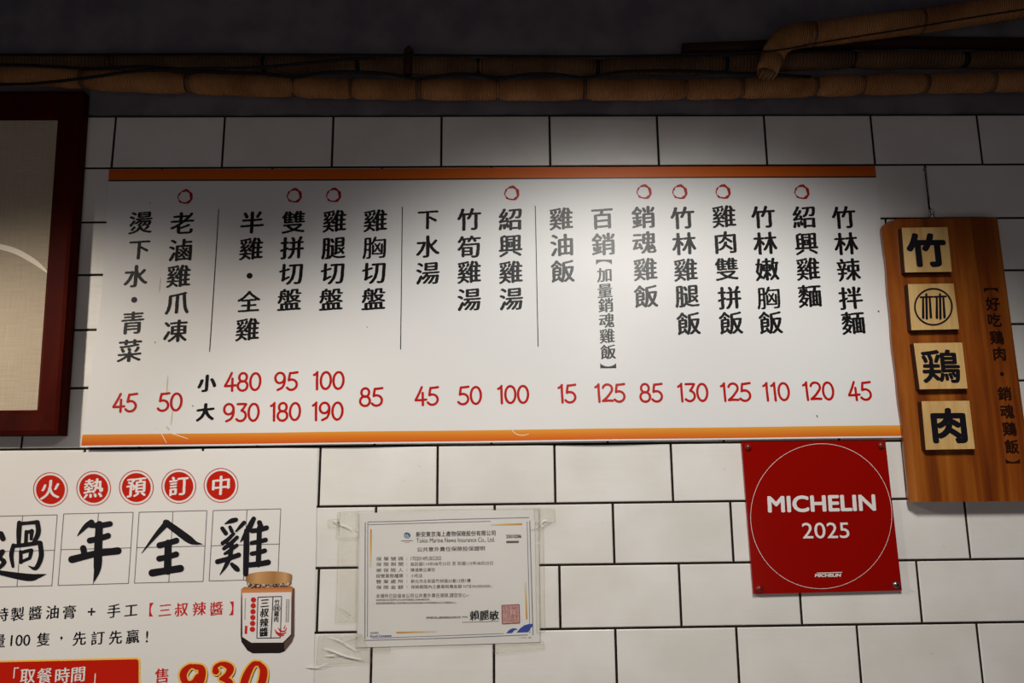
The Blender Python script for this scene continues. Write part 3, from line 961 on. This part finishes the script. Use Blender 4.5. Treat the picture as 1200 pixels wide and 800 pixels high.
for i in range(13):
    for dx in (0, 2.4): lp.append(loops_px([(335.6 + dx - i * .06, 702 + i * 2.1), (336.9 + dx - i * .06, 702 + i * 2.1), (336.9 + dx - i * .06, 703.4 + i * 2.1), (335.6 + dx - i * .06, 703.4 + i * 2.1)]))
fill_loops('fine_print', lp, yj, M_line, jar)
# red chilli sprig printed at the label's corner
stroke_obj('printed_chilli', [[(322, 737, .6), (325, 741, 2), (330, 742.5, 2.2), (335, 741, 1)], [(326, 735, .6), (329, 739, 1.8), (334, 739, 1.6), (336, 735, .6)], [(323, 741, .6), (328, 744.5, 1.6), (333, 744, 1)], [(333, 736, 1.4), (334.5, 732, .6)]], pxw, yj, M_redtext, jar)
poly_obj('red_stamp', [(287, 733), (290, 733), (289.6, 742.5), (286.6, 742.5)], YP - .0007, M_redtext, jar)

# ------------------------------------------------------------------ insurance certificate in a plastic sleeve
YC = -.0022
oc = at(527, 678, YC)
cert = thing('framed_certificate', (oc.x, 0, oc.z), 'white landscape certificate in a clear plastic sleeve taped to the tiles', 'certificate')
cert.name = 'insurance_certificate'
pap = poly_obj('paper', [(421, 601), (631, 596.6), (632.6, 752.2), (418.3, 758.6)], YC, mat('certificate_paper', (.74, .72, .70), .55, .3, nodes=noise_color((.76, .74, .715), (.80, .78, .76), 6, 3, .3, .7)), cert, .0004)
yc = lambda X, Z: YC - .0003
for pts, wpx in (([(428, 612), (427.6, 748.5)], 1.0), ([(431, 611.5), (430.6, 746)], .7), ([(431.5, 611.3), (470, 610.6), (520, 608.6), (570, 607.4), (620, 606.2)], .8), ([(431, 614.6), (520, 612), (575, 610.6)], .7),
                 ([(617.6, 611), (619.5, 680), (621, 742)], .7), ([(620.8, 610), (622.8, 680), (624.6, 744)], 1.0), ([(426.5, 750.2), (520, 747.6), (600, 744.4), (618.5, 743.6)], .8), ([(436, 747.6), (520, 744.6), (590, 742)], .6)):
    line_px('border_line', pts, wpx, YC - .0003, M_navyline, cert)


def gold(x0, y0, x1, y1, w_, name='gold_bar'):
    a, b = at(x0, y0, YC), at(x1, y1, YC)
    axis = 0 if abs(x1 - x0) > abs(y1 - y0) else 2
    v0, v1 = (a.x, b.x) if axis == 0 else (a.z, b.z)
    m_ = ramp_z_material('gold_gradient_print', v0, v1, [(0, srgb(206, 146, 66)), (1, srgb(218, 212, 204)), (.5, srgb(220, 176, 96))], .5, .3, axis=axis)
    return line_px(name, [(x0, y0), (x1, y1)], w_, YC - .00035, m_, cert)


gold(434.8, 620, 434.2, 665, 1.9); gold(612, 613.8, 575, 614.8, 1.9); gold(617.2, 725.5, 615.6, 682, 1.9); gold(464.5, 741, 512, 739.6, 1.9)
C = lambda s, x0, x1, y, h, dy=0, off=0.0: place_string(plain(s, off, .2), x0, x1, y, h, YC, dy)
fill_loops('heading', C('新安東京海上產物保險股份有限公司', 487.5, 580.7, 626.0, 6.4, 1.8, .012), yc, M_inkcertblack, cert)
fill_loops('heading', C('Tokio Marine Newa Insurance Co., Ltd.', 488, 579.8, 633.6, 6.2, 1.3, .0), yc, M_inkcertblack, cert)
fill_loops('subheading', C('公共意外責任保險投保證明', 488.7, 568.2, 643.6, 5.4, 1.4, .008), yc, M_inkcert, cert)
rows = [('保 單 號 碼', '1702014PL002202', 517, 654.3), ('保 險 期 間', '自民國114年08月25日 至 民國115年08月25日', 577.5, 660.7), ('被 保 險 人', '陳達勝企業社', 510, 667.6),
        ('經營業務種類', '小吃店', 495, 674.3), ('營 業 處 所', '新北市永和區竹林路35巷12號1樓', 551.5, 680.9), ('保 險 金 額', '保險期間內之最高賠償金額 NT$34,000,000.-', 577, 687.6)]
for a, b, xe, y in rows:
    fill_loops('certificate_line', C(a, 440.8, 472.5, y + .3, 4.6, .3, .0) + C(':', 476.6, 477.4, y, 2.6) + C(b, 481.5, xe, y, 4.5, (xe - 481) * .013, .0), yc, M_inkcert, cert)
fill_loops('certificate_line', C('本場所已投保本公司公共意外責任保險,請您安心~', 440.6, 549.5, 698.2, 5.2, 1.2, .0), yc, M_inkcert, cert)
fill_loops('fine_print', C('本證明僅供投保證明之用,其承保範圍以保單條款為準。', 440.4, 504, 702.9, 2.5, .6) + C('有關理賠相關事宜,依保險單及批註條款辦理,如有疑問請洽本公司客服中心。', 440.4, 535, 706.7, 2.6, .9), yc, M_inkcert, cert)
fill_loops('fine_print', C('新安東京海上產物保險股份有限公司', 499.5, 539.5, 723.6, 2.8, .6, .01), yc, M_inkcertblack, cert)
fill_loops('fine_print', C('總經理', 541.5, 548, 722.6, 2), yc, M_inkcert, cert)
lp = []
for ch, x in (('賴', 556), ('麗', 567.5), ('敏', 579)): lp += place_char(brush(ch, off_v=.035, off_h=.012, slant=.14), x, 720.8, 11.6, YC, .03)
fill_loops('signature', lp, yc, M_inkcertblack, cert)
line_px('signature_line', [(541.5, 729), (584.5, 727.6)], .6, YC - .0003, M_line, cert)
sq = [(588, 709.2), (608.4, 708.2), (609, 729.8), (588.6, 730.8)]
seal = poly_obj('seal', sq, YC - .00035, mat('seal_pink_print', srgb(214, 176, 170), .6, .2), cert)
line_px('seal_border', sq + [sq[0]], 1.0, YC - .00045, mat('seal_red_ink', srgb(136, 50, 56), .6, .2), seal)
lp = []
for i, ch in enumerate('新安東京海上產物保險股份有限公司'):
    c_, r_ = 3 - i // 4, i % 4
    lp += place_char(plain(ch, .0, .2), 591.3 + c_ * 4.7, 712.1 + r_ * 5, 5.2, YC)
fill_loops('seal_lettering', lp, lambda X, Z: YC - .0005, mat('seal_letter_ink', srgb(150, 64, 68), .6, .2), seal)
logo = fill_loops('company_logo', [loops_px(ellipse_px(477, 627.3, 4.0, 3.7, 24, .2), YC)], yc, M_blue, cert)
fill_loops('teal_patch', [loops_px(ellipse_px(477, 627.3, 4.0, 3.7, 16, .2, -90, 30) + [(477.5, 627)], YC)], lambda X, Z: YC - .0004, M_teal, logo)
for k in range(3):
    line_px('white_stripe', [(472.8 + k * 2, 625.5 + k * .1), (475.8 + k * 2, 631.2 - k * .4)], .75, YC - .0005, M_white, logo)
line_px('logo_rule', [(470, 633.6), (484, 633.2)], .8, YC - .0003, M_line, logo)
line_px('logo_rule', [(474, 635.6), (480, 635.4)], .7, YC - .0003, mat('gold_ink', srgb(190, 150, 90), .5, .3), logo)
fill_loops('serial_number', C('25010286', 593.2, 611, 628.4, 4.2, .3, .03) + C('00000000', 593.2, 608, 634.9, 3, .2, .06), yc, M_inkcert, cert)
fill_loops('slogan', C('您的好夥伴', 433.8, 444, 741.6, 2.6, .3), yc, M_inkcert, cert)
fill_loops('slogan', C('Good Company', 433.5, 459, 745.6, 3.6, .8, .03), yc, M_blue, cert)
poly_obj('blue_swoosh', [(593, 741.8), (596.5, 738), (600, 736.2), (604, 735.8), (607, 737.4), (603, 738), (600, 741.4)], YC - .0004, M_blue, cert)
poly_obj('blue_swoosh', [(605.5, 741), (609, 736.5), (614, 732.6), (619, 731), (624.3, 730.6), (624.5, 733), (621.5, 736.5), (619, 740.5)], YC - .0004, M_blue, cert)
fill_loops('fine_print', C('11407 版', 608, 622.5, 746.8, 1.6), yc, M_line, cert)
slv = poly_obj('plastic_sleeve', [(416.8, 597.6), (633.4, 594.2), (634.4, 754.4), (415.6, 761.6)], YC - .0014, M_sleeve, cert)
line_px('sleeve_edge', [(419.8, 598.5), (417.6, 759.5), (633, 753), (631.6, 596), (419.8, 598.5)], .6, YC - .0015, M_tapeedge, slv)


# ------------------------------------------------------------------ tape
def tape(label, quad, folds=(), extra=()):
    P = [at(x, y, -.0042) for x, y in quad]
    ctr = sum(P, Vector()) / len(P)
    t = thing('tape_strip', (ctr.x, 0, ctr.z), label, 'tape')
    V = []
    nx_, nz_ = 10, 10
    for j in range(nz_ + 1):
        for i in range(nx_ + 1):
            u, v = i / nx_, j / nz_
            a = P[0].lerp(P[1], u); b = P[3].lerp(P[2], u); q = a.lerp(b, v)
            V.append((q.x + random.uniform(-.0003, .0003), q.y + random.uniform(-.0003, .0003), q.z + random.uniform(-.0003, .0003)))
    Fc = [(j * 11 + i, (j + 1) * 11 + i, (j + 1) * 11 + i + 1, j * 11 + i + 1) for j in range(10) for i in range(10)]
    obj('film', V, Fc, M_tape, t, smooth=True)
    line_px('cut_edge', list(quad) + [quad[0]], .6, -.0047, M_tapeedge, t)
    for pts in folds:
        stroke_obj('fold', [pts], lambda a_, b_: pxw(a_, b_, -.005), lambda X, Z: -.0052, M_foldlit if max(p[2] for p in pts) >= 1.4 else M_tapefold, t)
    return t


tape('short clear tape patch at the upper left corner of the certificate', [(396, 600), (421, 599), (421, 630), (394, 631)], [[(392, 611, .7), (400, 614, 1.6), (411, 619, 1.2), (414, 622, .5)], [(399, 600, .5), (398, 612, .9), (397, 627, .8)]])
tape('yellowed tape scrap left of the certificate corner', [(384, 609), (397, 608), (398, 617), (386, 619)], [[(392, 609, .8), (398, 614, 1.4)]])
tape('long clear vertical tape strip down the left side of the certificate', [(397, 631), (419, 630), (417, 728), (393.5, 729)], [[(396, 712, .5), (404, 716, .8), (411, 722, .9)]])
tape('crumpled clear tape bunch at the lower left corner of the certificate', [(374, 745), (424, 743), (437, 776), (371, 779)],
     [[(380, 759, .8), (392, 763, 3), (405, 768, 2.4), (422, 772, 1.5)], [(381, 767, .6), (388, 767.4, 1.6), (394, 766.5, .6)], [(385, 746, .5), (398, 750, 1.4), (410, 757, 1.3), (418, 762, .8)], [(402, 753, .7), (412, 750, 1), (424, 745, .8)], [(360, 781, 1.6), (372, 781, 1.4), (384, 777, .8)]])
tape('clear tape patch at the upper right corner of the certificate', [(626, 596), (650, 596), (651, 612), (627, 614)], [[(622, 621, .8), (634, 618, 1.1), (646, 613, .9)], [(633, 615, .6), (637, 610, 2), (642, 609, .7)]])
tape('long clear vertical tape strip down the right side of the certificate', [(627, 612), (637, 612), (639, 740), (629, 742)])
tape('clear tape strip along the lower right corner of the certificate', [(577, 757), (637, 752), (638, 760), (578, 766)], [[(582, 760, .5), (584.5, 762, 1.2)]])
tape('clear tape strip along the bottom edge of the certificate', [(434, 759), (457, 758.5), (457, 763.5), (434, 764)])

# ------------------------------------------------------------------ red plaque
YM = -.008
pm = at(963, 606, YM)
plq = thing('red_plaque', (pm.x, 0, pm.z), 'glossy square red plaque with white lettering inside a thin white circle', 'sign')
pan = poly_obj('panel', [(869, 517.5), (1037.5, 515.8), (1057, 691.5), (883, 696)], YM, M_michelin, plq, .005)
ym = lambda X, Z: YM - .0003
fill_loops('white_circle', [loops_px(ellipse_px(962.3, 604.6, 82.9, 85.2, 96, .15), YM), loops_px(ellipse_px(962.3, 604.6, 82.4, 84.7, 96, .15)[::-1], YM)], ym, M_white, plq)
M_pw = mat('white_plaque_print', (.80, .77, .76), .3, .4)
fill_loops('lettering', place_string(plain('MICHELIN', .03), 899.5, 1026, 590.8, 19.5, YM, 2.2, .02), ym, M_pw, plq)
fill_loops('lettering', place_string(plain('2025', .004), 940, 995, 621.6, 18.4, YM, .6), ym, M_pw, plq)
fill_loops('small_lettering', place_string(plain('MICHELIN', .045), 955, 985.4, 674, 3.9, YM, .4, .25), ym, M_pw, plq)
line_px('small_rule', [(957, 671.2), (987, 670.4)], .8, YM - .0003, M_pw, plq)


def dome(name, px, py, Y, r, h, material, parent, n=16):
    c = at(px, py, Y); V, Fc = [], []
    for j in range(5):
        a = math.pi / 2 * j / 4.0
        rr, hh = r * math.cos(a) + 1e-5, h * math.sin(a)
        V += [(c.x + rr * math.cos(2 * math.pi * i / n), Y - hh, c.z + rr * math.sin(2 * math.pi * i / n)) for i in range(n)]
    for j in range(4):
        for i in range(n):
            Fc.append((j * n + i, j * n + (i + 1) % n, (j + 1) * n + (i + 1) % n, (j + 1) * n + i))
    Fc.append(tuple(4 * n + i for i in range(n)))
    return obj(name, V, Fc, material, parent, smooth=True)


for x, y in ((876.5, 523.8), (1032.3, 521.8), (889.6, 689.6)):
    dome('screw_cap', x, y, YM - .0001, .0066, .0055, M_screwred, plq)
s_ = dome('screw_head', 1050.2, 685, YM - .0001, .0062, .004, M_steeldark, plq)
s_['label'] = 'bare metal screw where the cap is missing'
c = at(1050.2, 685, YM)
obj('screw_slot', *box(c.x - .0045, c.x + .0045, YM - .0052, YM - .003, c.z - .0007, c.z + .0007), M_bk, s_)

# ------------------------------------------------------------------ hanging wooden sign
YW = -.032
pw_ = at(1120, 420, YW)
ws = thing('wooden_shop_sign', (pw_.x, 0, pw_.z), 'tall orange-brown wooden board with four pale square character blocks', 'sign')
TLs, TRs, BLs = at(1043, 256.5, YW), at(1166, 254.5, YW), at(1072, 588, YW)
xr_top = TRs.x; dxl = (BLs.x - TLs.x)
zt_, zb_ = TLs.z, BLs.z
# slab with an uneven natural left edge and a clipped upper corner
left = [(at(1039, 263, YW).x, at(1039, 263, YW).z), (TLs.x + .006, zt_)]
n = 26; edge = []
for i in range(n + 1):
    t = i / n; z = zb_ + (at(1039, 263, YW).z - zb_) * t
    x = BLs.x + (at(1039, 263, YW).x - BLs.x) * t + .0012 * math.sin(t * 9) + .0006 * math.sin(t * 31)
    edge.append((x, z))
right_x = TRs.x + .004
outline = edge + [(TLs.x + .004, zt_), (right_x, TRs.z), (right_x + .003, zb_)]
inset = .009
front = [(x + (inset if i < len(edge) else 0), z) for i, (x, z) in enumerate(outline)]
front[len(edge)] = (TLs.x + .012, zt_)
nn = len(outline)
V = [(x, -.006, z) for x, z in outline] + [(x - (0.004 if i < len(edge) else 0), YW + .012, z) for i, (x, z) in enumerate(outline)] + [(x - .004 if i < len(edge) else x, YW, z) for i, (x, z) in enumerate(front)]
Fc = [tuple(range(2 * nn, 3 * nn)), tuple(range(nn - 1, -1, -1))]
for i in range(nn):
    j = (i + 1) % nn
    Fc += [(i, j, j + nn, i + nn), (i + nn, j + nn, j + 2 * nn, i + 2 * nn)]
brd = obj('board', V, [f[::-1] for f in Fc], M_board, ws)
me = brd.data
import bmesh
bm = bmesh.new(); bm.from_mesh(me); bmesh.ops.recalc_face_normals(bm, faces=bm.faces[:]); bm.to_mesh(me); bm.free()

YK = YW - .014
yk = lambda X, Z: YK - .0004
BLK = [((1056.8, 266.8), (1110.2, 266), (1115.5, 318.3), (1060.8, 319)), ((1064, 332.8), (1117.4, 332), (1124, 385.5), (1068.2, 386.7)),
       ((1070.8, 402), (1127.6, 401.2), (1133.8, 455), (1078, 456)), ((1080, 470), (1136, 469.3), (1142.5, 525.8), (1085, 526.8))]
for (ch, q) in zip('竹林鶏肉', BLK):
    P = [at(x, y, YK) for x, y in q]; P2 = [(p.x, p.z) for p in P]
    b = poly_w('character_block', P2, YK, M_block, ws, .0005)
    cx, cz = sum(p[0] for p in P2) / 4, sum(p[1] for p in P2) / 4
    poly_w('dark_edge', [(cx + (x - cx) * 1.0, cz + (z - cz) * 1.0) for x, z in P2], YK + .0006, M_blockside, b, .0134)
    mx_, my_ = sum(a for a, _ in q) / 4, sum(b_ for _, b_ in q) / 4
    if ch == '林':
        fill_loops('carved_circle', [loops_px(ellipse_px(mx_ + .3, my_ + .2, 22.8, 22.2, 48), YK), loops_px(ellipse_px(mx_ + .3, my_ + .2, 20.7, 20.1, 48)[::-1], YK)], yk, M_inkposter, b)
        T = [[(-15, -11, 2.2), (-1, -11.5, 2.2)], [(1, -11.5, 2.2), (15, -12, 2.2)]]
        for s0 in (-8, 8):
            T += [[(s0, -14.5, 2.6), (s0 + .6, 14, 2.9)], [(s0 - 3.8, -10, 2.4), (s0 - 3.6, 13, 3.1)], [(s0 + 4, -10, 2.4), (s0 + 5.4, 12.5, 3.1)]]
        stroke_obj('carved_character', [[(mx_ + a, my_ + b_, w_) for a, b_, w_ in s] for s in T], lambda a, b_: pxw(a, b_, YK), yk, M_inkposter, b)
    else:
        em = {'竹': 41, '鶏': 41, '肉': 41}[ch]
        fill_loops('carved_character', place_char(plain(ch, .022 if ch == '鶏' else .042), mx_ + (1 if ch == '肉' else 0), my_ + .5, em, YK, 0.0, 1.13), yk, M_inkposter, b)
lp = []
for ch, x, y in (('【', 1161.3, 340), ('好', 1163.2, 355.9), ('吃', 1165.3, 374.9), ('鶏', 1168, 395.5), ('肉', 1171, 414.5), ('·', 1174, 438), ('銷', 1177, 461), ('魂', 1180, 482), ('鶏', 1183, 502.5), ('飯', 1185.5, 523), ('】', 1186.7, 540)):
    if ch in '【】': L = rot90(plain(ch)); e = 18
    elif ch == '·': L = dot_loop(.15); e = 16
    else: L = plain(ch, .03); e = 16.8
    lp += place_char(L, x, y, e, YW)
fill_loops('side_lettering', lp, lambda X, Z: YW - .0004, mat('burnt_lettering', srgb(40, 18, 10), .5, .1), ws)


def tube(name, path, radius, material, parent=None, n=14, caps=True, radii=None, smooth=True):
    P = [Vector(p) for p in path]; V, Fc = [], []
    up = Vector((0, 0, 1))
    for i, p in enumerate(P):
        t = (P[min(i + 1, len(P) - 1)] - P[max(i - 1, 0)]).normalized()
        a = t.cross(up)
        if a.length < .05: a = t.cross(Vector((0, 1, 0)))
        a.normalize(); b = a.cross(t)
        r = radii[i] if radii else radius
        V += [p + (a * math.cos(2 * math.pi * j / n) + b * math.sin(2 * math.pi * j / n)) * r for j in range(n)]
    for i in range(len(P) - 1):
        for j in range(n):
            Fc.append((i * n + j, i * n + (j + 1) % n, (i + 1) * n + (j + 1) % n, (i + 1) * n + j))
    if caps:
        Fc += [tuple(range(n)), tuple(range(len(P) * n - 1, (len(P) - 1) * n - 1, -1))]
    o = obj(name, V, Fc, material, parent, smooth=smooth)
    bm = bmesh.new(); bm.from_mesh(o.data); bmesh.ops.recalc_face_normals(bm, faces=bm.faces[:]); bm.to_mesh(o.data); bm.free()
    return o


# screw eye and its wire up to a nail in the joint
e = at(1092, 252, -.02)
eye = [(e.x + .0045 * math.cos(t), -.02, e.z + .006 + .0055 * math.sin(t)) for t in [2 * math.pi * i / 16 for i in range(17)]]
tube('screw_eye', eye, .0013, M_steel, ws, 8)
tube('screw_eye_base', [(e.x, -.02, e.z - .006), (e.x, -.02, e.z + .001)], .004, M_steel, ws, 10)
nl = at(1084.5, 197, -.008)
hk = thing('hanging_wire', (nl.x, 0, nl.z), 'thin steel wire hanging the wooden sign from a nail', 'wire')
tube('wire_strand', [(e.x + .0005, -.02, e.z + .010), ((e.x + nl.x) / 2, -.013, (e.z + nl.z) / 2), (nl.x, -.008, nl.z)], .0009, M_steel, hk, 6)
tube('nail', [(nl.x, .003, nl.z - .001), (nl.x, -.011, nl.z + .001)], .0014, M_steeldark, hk, 8)

# ------------------------------------------------------------------ framed picture (upper left)
YF = -.030
fr = at(70, 320, YF)
pic = thing('picture_frame', (fr.x - .1, 0, fr.z), 'dark red lacquered wooden frame around a plain beige linen mount', 'picture')
OT, OB = at(105, 113, -.004), at(79, 511, -.004)
IT, IB = at(68.5, 141, YF + .012), at(44.5, 480.5, YF + .012)
zt0, zb0, zt1, zb1 = OT.z, OB.z, IT.z, IB.z
x_l = -.70


def rail(name, O, I):
    """one mitred moulding bar: O = outer edge ends, I = inner edge ends (x, z); stepped section"""
    V = []
    for (o, i_) in zip(O, I):
        dx, dz = i_[0] - o[0], i_[1] - o[1]
        for f_, y in ((0, -.004), (0, YF + .006), (.06, YF + .001), (.2, YF), (.82, YF + .002), (.9, YF + .006), (1, YF + .010), (1, -.004)):
            V.append((o[0] + dx * f_, y, o[1] + dz * f_))
    Fc = [(k, (k + 1) % 8, (k + 1) % 8 + 8, k + 8) for k in range(8)] + [tuple(range(7, -1, -1)), tuple(range(8, 16))]
    o = obj(name, V, Fc, M_frame, pic)
    bm = bmesh.new(); bm.from_mesh(o.data); bmesh.ops.recalc_face_normals(bm, faces=bm.faces[:]); bm.to_mesh(o.data); bm.free()
    return o


x_li = x_l + (OT.x - IT.x)
rail('frame_rail', [(x_l, zt0), (OT.x, zt0)], [(x_li, zt1), (IT.x, zt1)])
rail('frame_rail', [(x_l, zb0), (OB.x, zb0)], [(x_li, zb1), (IB.x, zb1)])
rail('frame_stile', [(OT.x, zt0), (OB.x, zb0)], [(IT.x, zt1), (IB.x, zb1)])
rail('frame_stile', [(x_l, zt0), (x_l, zb0)], [(x_li, zt1), (x_li, zb1)])
obj('linen_mount', *box(x_li - .01, max(IT.x, IB.x) + .012, -.018, -.015, zb1 - .01, zt1 + .01), M_canvas, pic)
obj('back_panel', *box(x_l + .012, min(OT.x, OB.x) - .012, -.014, -.005, zb0 + .012, zt0 - .012), M_blockside, pic)
stroke_obj('painted_light_arc', [[(-75, 300, .5), (-50, 290, 3), (-22, 286.5, 5), (0, 289, 6.5), (20, 295, 6.5), (38, 305, 6), (50, 314, 4), (57, 321, 1)]], lambda a_, b_: pxw(a_, b_, -.019), lambda X, Z: -.0186, mat('pale_light_arc', srgb(212, 196, 170), .4, .5), pic)  # bright arc of reflected light, painted on the linen as a pale stroke

# ------------------------------------------------------------------ pipes and cables
def sections(root, ctr, breaks, Y, r, material, tie_mat, nm='insulation_section'):
    cx = [a for a, b in ctr]; cy = [b for a, b in ctr]
    for a, b in zip(breaks[:-1], breaks[1:]):
        path, rad = [], []
        m_ = 12
        for i in range(m_ + 1):
            t = i / m_; x = a + (b - a) * t; y = float(np.interp(x, cx, cy))
            path.append(at(x, y, Y + .002 * math.sin(x * .03)))
            sh = min(t, 1 - t) * (b - a)
            rad.append(r * (.80 + .20 * min(1, (sh / 14.0)) ** .5) * (1 + .03 * math.sin(x * .11)))
        tube(nm, path, r, material, root, 18, radii=rad)
    for x in breaks[1:-1]:
        y = float(np.interp(x, cx, cy)); p0 = at(x - 2.2, y, Y); p1 = at(x + 2.2, y, Y)
        tube('binding_tie', [p0, p1], r * .9, tie_mat, root, 16)


c1 = [(-260, 84), (0, 88), (60, 89), (110, 94), (200, 97.5), (320, 101.5), (450, 105), (600, 105.5), (800, 105), (900, 103), (1000, 100), (1100, 97.5), (1260, 95)]
p_ = at(600, 105, -.062)
pipe = thing('insulated_pipe', (p_.x, p_.y, p_.z), 'long tan ribbed insulated pipe, tied at intervals, running just above the tiles', 'pipe')
sections(pipe, c1, [-260, -120, 0, 99, 222, 345, 412, 491, 583, 685, 803, 868, 955, 1010, 1084, 1162, 1260], -.062, .0185, M_wrap, M_wrap2)
c2 = [(-260, 70), (0, 74), (300, 75), (450, 77), (700, 79), (860, 76), (930, 72), (1000, 70), (1260, 70)]
p_ = at(600, 78, -.035)
pipe2 = thing('insulated_pipe', (p_.x, p_.y, p_.z), 'darker brown insulated pipe behind and above the tan pipe', 'pipe')
sections(pipe2, c2, [-260, -60, 130, 310, 420, 478, 560, 700, 850, 1000, 1130, 1260], -.0235, .0165, M_wrap2, M_bk)
stub = thing('pipe_hanger', at(478, 75, -.077), 'short dark upright hanger rod clasping the rear pipe', 'bracket')
tube('hanger_rod', [at(478, 87, -.077), at(478.5, 72, -.077), at(479, 61, -.077)], .0075, M_darkpipe, stub, 10)
tube('hanger_cap', [at(479, 62.5, -.077), at(479, 59, -.077)], .0088, M_darkpipe, stub, 10)
tube('hanger_strut', [at(479, 60.5, -.077), at(479, 56, -.004)], .004, M_darkpipe, stub, 8)

# bent pipe coming in from the right and turning down onto the long pipe
pe = at(925, 45, -.105)
elb = thing('bent_pipe', (pe.x, pe.y, pe.z), 'bent tan insulated pipe slanting in from the right and turning down', 'pipe')
run = [at(1270, -3, -.10), at(1200, 6, -.10), at(1150, 14, -.10), at(1090, 23.5, -.10), at(1030, 31, -.10), at(975, 38, -.10), at(945, 41, -.10)]
rr = [.0225, .0225, .022, .0215, .022, .0218, .0212]
tube('insulation_section', run, .021, M_wrap, elb, 18, radii=rr)
bend = [at(948, 40.5, -.10), at(934, 42, -.10), at(922, 45.5, -.10), at(913, 52, -.10), at(907.5, 61, -.10), at(904.5, 70, -.10)]
tube('elbow_wrap', bend, .0212, M_wrap, elb, 18, radii=[.0215, .0222, .0225, .022, .021, .020])
tube('insulation_section', [at(905, 68, -.10), at(901, 78, -.10), at(898.5, 86, -.10)], .019, M_wrap, elb, 18, radii=[.0205, .0195, .0175])
tube('end_collar', [at(898.7, 85, -.10), at(898, 89, -.10)], .0165, M_wrap2, elb, 18)
tube('binding_tie', [at(953, 40, -.10), at(949.5, 40.4, -.10)], .0219, M_wrap2, elb, 16)
tube('binding_tie', [at(1079, 24.8, -.10), at(1076, 25.2, -.10)], .0222, M_wrap2, elb, 16)

dk = at(1000, 60, -.05)
dp = thing('dark_pipe', (dk.x, dk.y, dk.z), 'dark painted pipe rising to the right behind the bent pipe', 'pipe')
tube('pipe_run', [at(800, 58, -.017), at(880, 55, -.017), at(930, 52, -.017), at(1060, 50, -.017), at(1270, 52, -.017)], .0115, M_darkpipe, dp, 14)

def cable(label, pts, Y, r=.0022):
    P = [at(x, y, Y + dy) for (x, y, dy) in [(q + (0,))[:3] for q in pts]]
    Pn = [np.array(p) for p in P]; S = []
    Q = [2 * Pn[0] - Pn[1]] + Pn + [2 * Pn[-1] - Pn[-2]]
    for i in range(1, len(Q) - 2):
        for j in range(6):
            t = j / 6
            S.append(.5 * (2 * Q[i] + (Q[i + 1] - Q[i - 1]) * t + (2 * Q[i - 1] - 5 * Q[i] + 4 * Q[i + 1] - Q[i + 2]) * t * t + (-Q[i - 1] + 3 * Q[i] - 3 * Q[i + 1] + Q[i + 2]) * t ** 3))
    S.append(Pn[-1])
    o = tube('black_cable', S, r, M_bk, None, 8)
    return tag(o, label, 'cable')


cable('thin black cable lying along the top of the rear pipe', [(-240, 62), (0, 64), (250, 63.5), (480, 64.5), (700, 66), (860, 63), (1000, 58)], -.046)
cable('black cable crossing the tan pipe diagonally near the picture frame', [(-240, 100), (0, 99), (60, 96), (110, 90), (160, 83), (215, 80.5), (300, 79), (400, 70), (440, 68)], -.0925, .0026)
cable('black cable looping between ties along the tan pipe', [(-240, 74), (0, 76), (60, 78), (110, 80.5), (170, 78), (230, 83), (300, 86), (345, 90), (380, 85), (412, 84), (450, 86), (491, 92), (530, 87), (560, 88), (583, 92), (620, 87), (650, 87), (685, 91), (730, 84), (800, 83), (870, 86), (950, 90)], -.0848, .0028)
cable('thin black cable running up to the right beneath the bent pipe', [(800, 63), (900, 60), (960, 50), (1060, 34), (1130, 22), (1200, 11), (1270, 0)], -.128, .0014)
